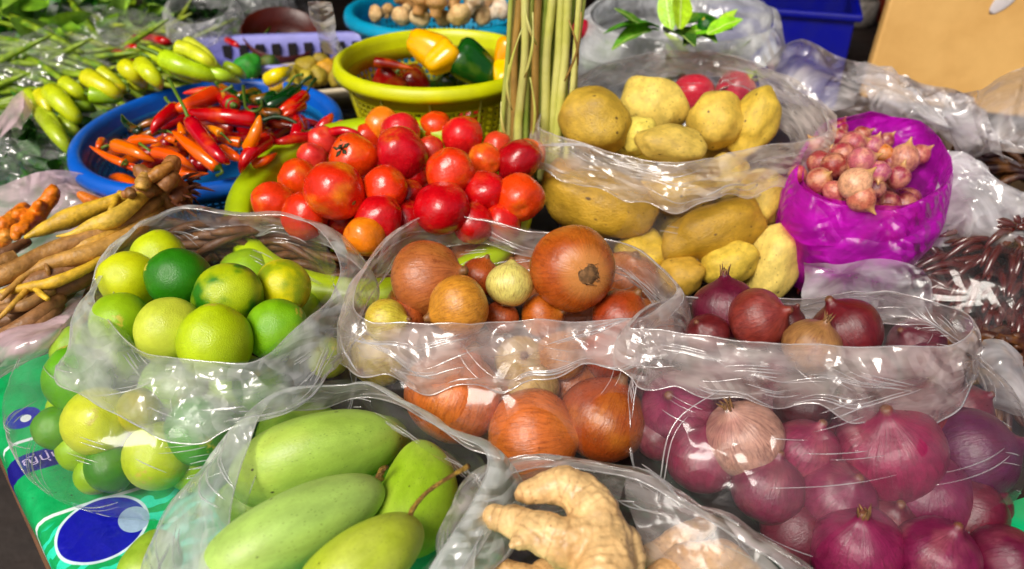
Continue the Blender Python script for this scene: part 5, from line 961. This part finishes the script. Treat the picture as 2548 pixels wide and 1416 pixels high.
def greens(label, px, py, z, rx, ry, h, n, L, W, cols, style='leaf', seed=1, direction=None, name="leafy_greens", cat="greens", group="bundles of greens", mat='leaf'):
    r = np.random.default_rng(seed); c = P(px, py, z); b = MB()
    for k in range(n):
        a = r.uniform(0, 6.28); q = math.sqrt(r.random()); p = Vector((q * rx * math.cos(a), q * ry * math.sin(a), h * (1 - q * q) * r.uniform(.2, 1)))
        d = Vector(direction) if direction else Vector((math.cos(a), math.sin(a), r.uniform(-.2, .5))); d = (d + Vector(r.normal(size=3)) * .3).normalized()
        if style == 'strand':
            l = L * r.uniform(.6, 1.3); b.add(tube("", crom([tuple(p - d * l * .5), tuple(p + Vector((0, 0, .006))), tuple(p + d * l * .5 - Vector((0, 0, .008)))], 7, False), [W * .5, W, W, W * .9, W * .8, W * .6, W * .2], 5))
        elif style == 'ball':
            V, F = tube("", [p + Vector((0, 0, -W)), p + Vector((0, 0, -W * .7)), p, p + Vector((0, 0, W * .7)), p + Vector((0, 0, W))], [W * .15, W * .72, W, W * .72, W * .15], 8); b.add((V, F))
        else:
            V, F = leaf_mesh(L * r.uniform(.6, 1.2), W * r.uniform(.6, 1.2), r.uniform(0, .4), r.uniform(0, .5), n=6); x = d.cross(Vector(r.normal(size=3))).normalized(); zz = x.cross(d); mm = Matrix((x, d, zz)).transposed(); b.add(([mm @ Vector(v) + p for v in V], F))
    o = obj(name, b.mesh(name), M[mat], None, c, label, cat, group, None, (*S(*cols)[:3], .0 if mat == 'chilli' else .8)); return o
def dome(label, px, py, z, rx, ry, h, mat, seed, crease=.006, group="tied plastic bags", z0=.004, sq=.6, freq=(18, 16), name="plastic_bag", cat="bag", tuft=None):
    c = P(px, py, z); c.z = 0; n = 120; a = np.linspace(0, 2 * np.pi, n, endpoint=False); rows = []
    for t in np.linspace(0.02, 1, 44):
        q = math.sin(t * math.pi / 2) ** .9; zz = z0 + (h - z0) * math.cos(t * math.pi / 2) ** sq; rows.append(np.stack([rx * q * np.cos(a), ry * q * np.sin(a), np.full(n, zz)], 1))
    A = np.array(rows); A = A + .012 * np.stack([perlin(A * 14 + seed), perlin(A * 14 + seed + 40), .7 * perlin(A * 14 + seed + 80)], -1); A[..., 2] = np.maximum(A[..., 2], .003)
    return obj(name, surf(name, A, True, crease, seed, freq, .5), M[mat], None, c, label, cat, group)
M['greens_dark'] = produce("dark_greens", S(60, 110, 20), 60, .45, .7, rough=.4, bscale=150, bump=.03, bdist=.003, vary=.45, vscale=90)
greens('tangle of brown dried roots between the lime bag and the tomato basket', 600, 770, .005, .13, .02, .105, 260, .09, .005, (96, 60, 34), 'strand', 41, (1, .1, .1), name='dried_roots', cat='roots', mat='root', group='bundles of roots')
# near left: bag of dark green peppercorn-like vegetables
greens("heap of small dark green pea eggplants under crinkled film", 95, 395, .02, .10, .10, .065, 260, .02, .0075, (60, 124, 20), 'ball', 3, name="pea_eggplants", cat="eggplants", mat='greens_dark', group="heaps of small vegetables")
greens("dark leaves among the pea eggplants", 70, 380, .04, .10, .09, .05, 90, .05, .012, (44, 100, 20), 'leaf', 4, mat='greens_dark')
dome("clear bag over the dark green pea eggplants", 95, 390, .03, .115, .11, .085, 'film_bg', 21)
sheet("plastic_bag", [[(-30, 330, .06), (30, 240, .12), (60, 225, .13), (90, 260, .11)], [(-30, 370, .06), (20, 290, .10), (55, 270, .115), (80, 290, .1)], [(-40, 400, .05), (0, 340, .08), (30, 320, .09), (50, 320, .09)]], 'film_pink', "pinkish film tip sticking up beside the yellow peppers", "bag", .004, 23, (30, 30), group="loose film")
# long beans and leaves under film, upper left
greens("long green stalks lying side by side under film", 120, 215, .05, .17, .13, .06, 90, .24, .0062, (126, 152, 24), 'strand', 5, (1, -.25, 0), name="long_greens", mat='greens_dark')
greens("olive green stalks behind the pale peppers", 260, 165, .05, .14, .12, .06, 70, .2, .006, (146, 160, 34), 'strand', 6, (1, -.3, 0), name="long_greens", mat='greens_dark')
dome("crinkled clear film over the long green stalks", 130, 205, .04, .2, .15, .115, 'film_bg', 25, .008)
dome("clear film with white glints behind the pale peppers", 285, 165, .04, .15, .11, .125, 'film_bg', 26, .008)
greens("dark leafy greens under milky film at the end of the table", 70, 110, .06, .16, .12, .075, 150, .07, .02, (56, 140, 24), 'leaf', 7, mat='greens_dark')
greens("bright pak choi leaves with pale stems under film", 150, 110, .06, .14, .10, .10, 120, .08, .024, (150, 196, 70), 'leaf', 8)
greens("fresh bright leaf tops poking out between the film packets", 70, 165, .06, .12, .08, .085, 90, .06, .018, (120, 176, 40), 'leaf', 51)
greens("yellow-green leaf sprigs behind the long stalks", 215, 75, .06, .10, .06, .09, 80, .055, .016, (150, 180, 50), 'leaf', 52)
dome("milky film bag over leafy greens at the back", 85, 100, .06, .19, .12, .14, 'film_herb', 27, .008)
sg = greens("upright bunch of dark spring onion leaves", 45, 10, .10, .12, .05, .02, 60, .30, .006, (34, 140, 30), 'strand', 9, (.12, .1, 1), name="spring_onions", cat="spring onions", mat='greens_dark')
greens("pile of yellow-brown wilted leaves at the back", 190, 15, .08, .12, .08, .06, 60, .09, .03, (150, 100, 30), 'leaf', 10, name="wilted_leaves", cat="leaves")
greens("light green curly leaf bunch at the back", 300, 15, .10, .05, .05, .07, 50, .05, .02, (120, 150, 20), 'leaf', 11, name="leaf_bunch")
dome("pale pink translucent bag at the very back", 390, 25, .08, .11, .09, .16, 'film_pink', 28, .006)
dome("pale crumpled bag behind the brown mushroom tray", 230, 28, .08, .12, .07, .12, 'film_white', 29, .008)
# white foam tray with brown shiitake caps
def tray(label, cx, cy, z, lx, ly, h, mat, rot=0., name="tray", slots=0, taper=.82, cat="tray", group="trays"):
    b = MB(); rings = [(1.0, z), (1.04, z + .003), (1.05, z - .003), (1.0, z - .006), (taper, z - h), (taper - .03, z - h + .003), (.97, z - .004), (1.0, z)]; n = 64; a = np.linspace(0, 2 * np.pi, n, endpoint=False)
    sx, sy = np.sign(np.cos(a)) * np.abs(np.cos(a)) ** .35, np.sign(np.sin(a)) * np.abs(np.sin(a)) ** .35
    A = np.array([np.stack([lx * k * sx, ly * k * sy, np.full(n, zz - z)], 1) for k, zz in rings]); F = grid_faces(len(rings), n, True); V = list(A.reshape(-1, 3)); F.append(tuple(5 * n + k for k in range(n)))
    o = obj(name, mesh(name, V, F), M[mat], None, (cx, cy, z), label, cat, group); o.rotation_euler = (0, 0, rot)
    if slots:
        sb = MB()
        for side in (-1, 1):
            for k in range(slots): sb.box(((k - slots / 2 + .5) * lx * 1.5 / slots, side * ly * (.5 + taper / 2) * .995, -h * .45), (lx * .75 / slots, .012, h * .5))
        obj("slot_gap", sb.mesh("slot_gap", False), M['dark'], o, kind="stuff")
    return o
M['foam'] = plain("foam_tray", S(214, 206, 206), .6, .08, 20, .05, .003)
v = P(330, 80, .07); tray("white foam tray holding brown mushroom caps", v.x, v.y, .075, .15, .055, .025, 'foam', -.15)
for (px, py, rx, lab) in [(235, 68, 22, "flat brown mushroom cap at the tray's near end"), (278, 62, 24, "tan-edged brown mushroom cap second in the tray"), (333, 60, 24, "darkest brown mushroom cap in the foam tray"), (372, 72, 14, "small mushroom cap mostly hidden in the foam tray"), (405, 70, 18, "brown mushroom cap at the tray's far end")]:
    place('mushroom', px, py, rx, .085, S(96, 54, 26), (.1, 1, .1), lab, "brown mushroom caps in the foam tray", sc=(1.1, 1.1, .7), pat=.3)
# cauliflower-like pale greens and red chillies in film
dome("pale yellowish film bag beside the mushroom tray", 235, 110, .06, .09, .07, .11, 'film_white', 30, .006)
for k, (p0, p1, r, lab) in enumerate([((290, 135), (345, 160), 16, "red chilli low in the far film packet"), ((330, 100), (410, 92), 13, "red chilli along the top of the far film packet"), ((380, 98), (436, 108), 13, "shiny red chilli at the far end of the packet"), ((300, 150), (350, 140), 13, "red chilli under the pale stalks"), ((310, 118), (370, 125), 12, "red chilli pressed flat under film")]):
    chilli([(*p0, .09), ((p0[0] + p1[0]) / 2, (p0[1] + p1[1]) / 2, .095), (*p1, .088)], r, CR, lab, group="red chillies in the film packet")
dome("small film packet over the red chillies behind the peppers", 350, 118, .07, .075, .06, .105, 'film', 31, .004)
greens("pale bamboo-like shreds next to the red chilli packet", 330, 105, .06, .10, .05, .03, 60, .05, .004, (206, 190, 150), 'strand', 12, (1, .2, 0), name="pale_shreds", cat="shreds", mat='root')
# open bag of dark herbs and the herb packets below it
greens("dark green herb heap in the milky-rimmed bag at the back", 490, 28, .10, .055, .05, .04, 110, .04, .012, (24, 60, 20), 'leaf', 13, mat='greens_dark')
bag("open bag of dark green herbs with a white rolled rim, far back", [(418, 10, .14), (450, -14, .145), (540, -18, .145), (575, 6, .14), (545, 34, .135), (490, 50, .13), (440, 48, .132)], (.016, .03), [(-.45, 1.53, .09, .07, .08), (-.45, 1.53, .08, .07, .006)], ('film', 'cuff'), seed=31, crease=(.006, .006))
greens("dark green herbs packed in glinting film", 540, 78, .06, .12, .07, .05, 150, .05, .012, (44, 84, 36), 'leaf', 14, mat='greens_dark')
dome("glinting film packet of dark herbs below the open herb bag", 535, 76, .05, .14, .08, .105, 'film_bg', 33, .008)
greens("mid green herbs in the packet with a red chilli", 580, 108, .06, .10, .06, .035, 110, .05, .012, (90, 124, 26), 'leaf', 15, mat='greens_dark')
chilli([(565, 100, .115), (585, 110, .118), (598, 120, .112)], 9, CR, "single small red chilli on top of the herb packet", group="red chillies in the film packet")
dome("film packet of green herbs behind the lilac tray", 575, 108, .05, .12, .07, .10, 'film_bg', 34, .008)
bowl_v = P(695, 85, .09)
def bowl():
    pr = [(.02, 0), (.04, .012), (.055, .035), (.062, .06), (.060, .06), (.052, .036), (.036, .016), (.0, .012)]; a = np.linspace(0, 2 * np.pi, 48, endpoint=False); A = np.array([np.stack([r * np.cos(a), r * np.sin(a), np.full(48, z)], 1) for r, z in pr])
    V = list(A.reshape(-1, 3)); F = grid_faces(len(pr), 48, True)
    o = obj("bowl", mesh("bowl", V, F), plain("dark_red_brown", S(84, 26, 14), .35, .2, 20, .1, .003), None, (bowl_v.x, bowl_v.y, .045), "dark red-brown bowl at the back behind the lilac tray", "bowl"); o.rotation_euler = (.35, .2, 0)
bowl()
dome("beige translucent bag standing behind the herb packets", 640, 30, .08, .07, .06, .22, 'film_white', 35, .006)
sheet("plastic_sleeve", [[(765, 8, .24), (795, 6, .242), (825, 6, .24)], [(772, 40, .21), (802, 42, .215), (832, 40, .21)], [(790, 85, .165), (815, 88, .17), (838, 85, .165)], [(805, 135, .12), (835, 138, .125), (860, 138, .12)]], 'film_white', "whitish plastic sleeve standing upright against the yellow basket", "sleeve", .004, 36, (50, 30), group=None)
v = P(715, 150, .085); tray("lilac plastic tray with slots behind the chilli basket", v.x, v.y, .10, .145, .075, .05, 'lilac', .12, slots=9, taper=.8)
place('potato', 612, 172, 38, .10, S(34, 140, 30), (.7, .3, .2), "dark green gourd at the near end of the lilac tray", "fruit in the lilac tray", sc=(.85, .85, 1.2), pat=.2, cat="gourd")
place('potato', 670, 162, 26, .095, S(70, 100, 20), (.4, .5, .2), "olive green lime-like fruit next to the dark gourd", "fruit in the lilac tray", pat=.4, cat="fruit")
chilli([(668, 200, .12), (690, 188, .128), (715, 178, .125), (730, 168, .115)], 20, S(236, 214, 10), "bright yellow curved pepper at the tray's front", group="fruit in the lilac tray", blunt=True, pat=.1)
for (px, py, r, rgb, lab) in [(730, 190, 30, (176, 156, 30), "olive-yellow fruit behind the yellow pepper"), (765, 172, 32, (160, 140, 30), "olive fruit on top of the small heap"), (800, 160, 28, (150, 130, 30), "dull olive fruit against the tray's far side"), (760, 200, 26, (196, 176, 50), "yellowish fruit low at the ivory rim"), (815, 175, 28, (206, 150, 20), "orange-tinged fruit in the ivory tray"), (845, 168, 28, (150, 124, 30), "brownish olive fruit by the yellow basket"), (790, 190, 26, (170, 150, 40), "olive-yellow fruit beside the orange-tinged one"), (690, 215, 20, (226, 176, 10), "small orange-yellow fruit just over the blue rim"), (840, 195, 24, (160, 140, 40), "olive fruit in front of the brownish one")]:
    place('potato', px, py, r, .10, S(*rgb), (random.uniform(-1, 1), .5, .3), lab, "olive-yellow fruit in the ivory tray", pat=.3, sc=(.95, .95, 1.05), cat="fruit")
v = P(800, 205, .085); tray("ivory plastic tray of olive-yellow fruit beside the yellow basket", v.x, v.y + .01, .09, .09, .06, .03, 'ivory', .28, taper=.92)
dome("clear bag of pale produce under the ivory tray", 830, 250, .03, .075, .06, .06, 'film_white', 38, .005)
# behind the potatoes and on the far side: crumpled film, blue crate, board, dried chillies
M['radish'] = produce("pink_skin", S(230, 150, 150), 1.5, .45, .65, rough=.35, vary=.2)
for (px, py, r, z, rgb, lab) in [(1725, 235, 52, .105, (200, 20, 50), "crimson root vegetable seen through the back of the potato bag"), (1830, 225, 50, .10, (206, 40, 70), "pinkish red vegetable behind the far end of the potato bag"), (1446, 72, 24, .15, (170, 16, 44), "red bundle peeping out between lemongrass and leaf bag")]:
    place('tomato', px, py, r, z, S(*rgb), (0, 1, .2), lab, "red vegetables behind the potato bag", pat=.1, cat="vegetable")
greens("pale green leaf stubs behind the potato bag", 1740, 195, .10, .05, .03, .03, 34, .05, .014, (170, 190, 110), 'leaf', 18)
def crate():
    c = Vector((.435, 1.33, .045)); root = obj("crate", None, loc=c, label="deep blue plastic crate behind the milky leaf bag", cat="crate"); b = MB()
    for (x, y, sx, sy) in ((0, -.14, .34, .006), (0, .14, .34, .006), (-.167, 0, .006, .274), (.167, 0, .006, .274)): b.box((x, y, .0), (sx, sy, .2))
    b.box((0, 0, -.097), (.33, .28, .006)); bevel(obj("shell", b.mesh("shell", False), M['navy'], root), .003)
    rm = MB()
    for (x, y, sx, sy) in ((0, -.147, .37, .016), (0, .147, .37, .016), (-.177, 0, .016, .278), (.177, 0, .016, .278)): rm.box((x, y, .098), (sx, sy, .012))
    bevel(obj("rim", rm.mesh("rim", False), M['navy'], root), .004); root.rotation_euler = (0, 0, -.3); root.scale = (.62, .62, .9)
crate()
def board():
    b = MB(); b.box((0, 0, 0), (.9, .02, .62)); o = obj("board", b.mesh("board", False), plain("cream_board", S(222, 176, 104), .6, .12, 9, .12, .004, S(206, 158, 86)), None, (1.005, 1.17, .29), "large cream painted board leaning behind the crumpled film", "board")
    o.rotation_euler = (-.12, .09, -.10); bevel(o, .004)
    m = MB(); V, F = leaf_mesh(.05, .012, 0, 0); 
    t = rev("paint_chip", [(0, -1), (.5, -.8), (.9, -.3), (1, .2), (.7, .8), (0, 1)], 14); p = obj("paint_chip", t, M['foam'], o, (-.295, -.0112, -.15)); p.scale = (.012, .0016, .026); p.rotation_euler = (0, .6, 0)
board()
jar_cols = [((150, 96, 20), "amber"), ((170, 110, 40), "ochre"), ((110, 60, 50), "plum brown"), ((170, 160, 150), "pale grey"), ((140, 40, 16), "rust red"), ((30, 30, 90), "deep blue"), ((120, 100, 90), "taupe"), ((90, 30, 20), "dark maroon"), ((60, 80, 30), "olive")]
jp = [(0, 0), (.9, 0), (1, .06), (1, 1.5), (.92, 1.62), (.7, 1.7), (.72, 1.72), (.78, 1.74), (.78, 1.95), (.7, 2.0), (0, 2.0)]
JM = rev("jar", jp, 20)
for k, (rgb, cn) in enumerate(jar_cols):
    o = obj("jar", JM if k == 0 else JM.copy(), plain("jar_" + cn.replace(' ', '_'), S(*rgb), .35, .3, 3, .05, .01), None, (.46 + k * .082 + (.012 if k % 2 else 0), 1.70 + .03 * (k % 3), -.006), cn + " jar standing in the shade at the back of the table", "jar", "jars at the back of the table"); o.scale = (.036, .036, .03 + .008 * (k % 3))
sheet("plastic_bag", [[(2120, 150, .155), (2230, 185, .15), (2340, 225, .145), (2450, 270, .14)], [(2150, 205, .135), (2250, 235, .138), (2350, 275, .13), (2470, 320, .125)], [(2190, 260, .12), (2290, 290, .125), (2390, 330, .115), (2500, 370, .11)], [(2260, 320, .09), (2360, 340, .095), (2440, 380, .09), (2540, 420, .09)]],
      'film_white', "ragged clear plastic lying across the gap between purple bag and cream board", "bag", .014, 47, (100, 110), (24, 22), group="crumpled film heap")
sheet("plastic_bag", [[(2360, 410, .115), (2430, 420, .12), (2500, 470, .115), (2580, 480, .11)], [(2345, 470, .10), (2420, 490, .108), (2500, 520, .104), (2590, 540, .1)], [(2320, 540, .08), (2400, 550, .09), (2480, 580, .088), (2590, 600, .085)], [(2285, 620, .05), (2350, 610, .058), (2450, 620, .06), (2590, 640, .06)]],
      'film_white', "second silvery crumple of plastic lying over the first beside the purple bag", "bag", .015, 48, (100, 110), (28, 24), group="crumpled film heap")
sheet("cover_corner", [[(2400, 1300, .012), (2480, 1270, .02), (2580, 1230, .02)], [(2420, 1350, .02), (2500, 1330, .026), (2600, 1300, .024)], [(2440, 1400, .012), (2520, 1390, .02), (2620, 1370, .016)]], 'teal_green', "green plastic sheet standing in for the table cover beyond the red onions", "packet", .004, 75, (40, 50), (16, 14))  # separate green sheet added where the table cover would show
# crumpled film heap
sheet("plastic_bag", [[(1905, 160, .14), (1985, 113, .17), (2080, 140, .165), (2200, 175, .16), (2330, 215, .15), (2420, 250, .14)], [(1925, 185, .125), (2010, 165, .14), (2110, 190, .14), (2220, 225, .135), (2340, 260, .13), (2440, 280, .125)],
      [(1960, 230, .11), (2060, 225, .12), (2160, 245, .125), (2260, 270, .12), (2360, 300, .11), (2470, 330, .1)], [(2020, 290, .09), (2090, 285, .10), (2180, 290, .1), (2290, 300, .1), (2390, 350, .09), (2500, 400, .08)], [(2060, 340, .05), (2110, 330, .06), (2200, 330, .06), (2310, 340, .06), (2400, 420, .05), (2520, 460, .04)]],
      'film_white', "crumpled clear plastic bag peaking in front of the blue crate", "bag", .013, 41, (90, 110), (20, 17), group="crumpled film heap")
sheet("plastic_bag", [[(2330, 230, .15), (2420, 250, .16), (2500, 205, .18), (2600, 150, .2)], [(2340, 290, .13), (2430, 300, .135), (2510, 290, .14), (2620, 260, .15)], [(2370, 350, .10), (2450, 360, .11), (2530, 370, .11), (2640, 360, .11)], [(2400, 400, .08), (2470, 390, .09), (2550, 395, .09), (2650, 400, .08)]],
      'film_white', "wispy clear plastic film draped over the cream board's foot", "bag", .013, 42, (80, 80), (20, 17), group="crumpled film heap")
sheet("plastic_bag", [[(2350, 380, .11), (2420, 400, .11), (2500, 440, .10), (2600, 450, .1)], [(2350, 450, .09), (2430, 470, .095), (2520, 500, .09), (2620, 520, .09)], [(2330, 520, .07), (2420, 540, .085), (2520, 560, .085), (2620, 580, .08)], [(2300, 600, .05), (2400, 600, .06), (2500, 605, .07), (2620, 620, .07)], [(2270, 650, .03), (2380, 650, .035), (2500, 650, .04), (2620, 660, .04)]],
      'film_white', "silvery crinkled plastic beside the purple bag", "bag", .015, 43, (100, 100), (24, 20), group="crumpled film heap")
sheet("plastic_bag", [[(2000, 672, .075), (2090, 662, .085), (2200, 645, .085), (2290, 660, .075)], [(1992, 700, .06), (2090, 700, .072), (2200, 690, .07), (2300, 690, .06)], [(1995, 740, .045), (2090, 740, .05), (2200, 735, .05), (2310, 730, .045)], [(2000, 800, .02), (2090, 800, .02), (2200, 800, .02), (2320, 790, .02)]],
      'film_white', "bunched white plastic bag between the purple bag and the red onions", "bag", .011, 44, (60, 90), (20, 17), group="crumpled film heap")
dc = greens("heap of dark brownish red dried chillies", 2475, 740, .01, .10, .085, .085, 380, .045, .0045, (74, 20, 12), 'strand', 19, None, name="dried_chillies", cat="dried chillies", mat='chilli', group="dried chillies")
dome("clear bag packed with dark dried chillies", 2475, 745, .02, .115, .095, .10, 'film', 45, .006, group="tied plastic bags")
greens("dried chillies in shade under the purple bag", 2060, 640, .01, .08, .07, .05, 140, .04, .0045, (66, 8, 10), 'strand', 20, None, name="dried_chillies", cat="dried chillies", mat='chilli', group="dried chillies")
greens("dark dried strips near the crumpled film's edge", 2520, 420, .06, .06, .04, .035, 80, .06, .005, (44, 16, 20), 'strand', 21, (1, -.3, 0), name="dried_strips", cat="dried strips", mat='root', group="dried chillies")
sheet("plastic_bag", [[(2440, 850, .07), (2490, 850, .07), (2540, 890, .06)], [(2430, 900, .06), (2500, 910, .065), (2550, 940, .055)], [(2440, 950, .04), (2510, 980, .045), (2550, 1000, .04)], [(2470, 1000, .02), (2520, 1030, .02), (2560, 1040, .02)]], 'film_white', "small scrunched film knot below the dried chilli bag", "bag", .007, 46, (50, 50), (26, 24), group="crumpled film heap")
greens("brown dried pieces next to the small scrunched film knot", 2450, 930, .005, .05, .05, .04, 90, .04, .005, (60, 24, 16), 'strand', 22, None, name="dried_pieces", cat="dried pieces", mat='root', group="dried chillies")
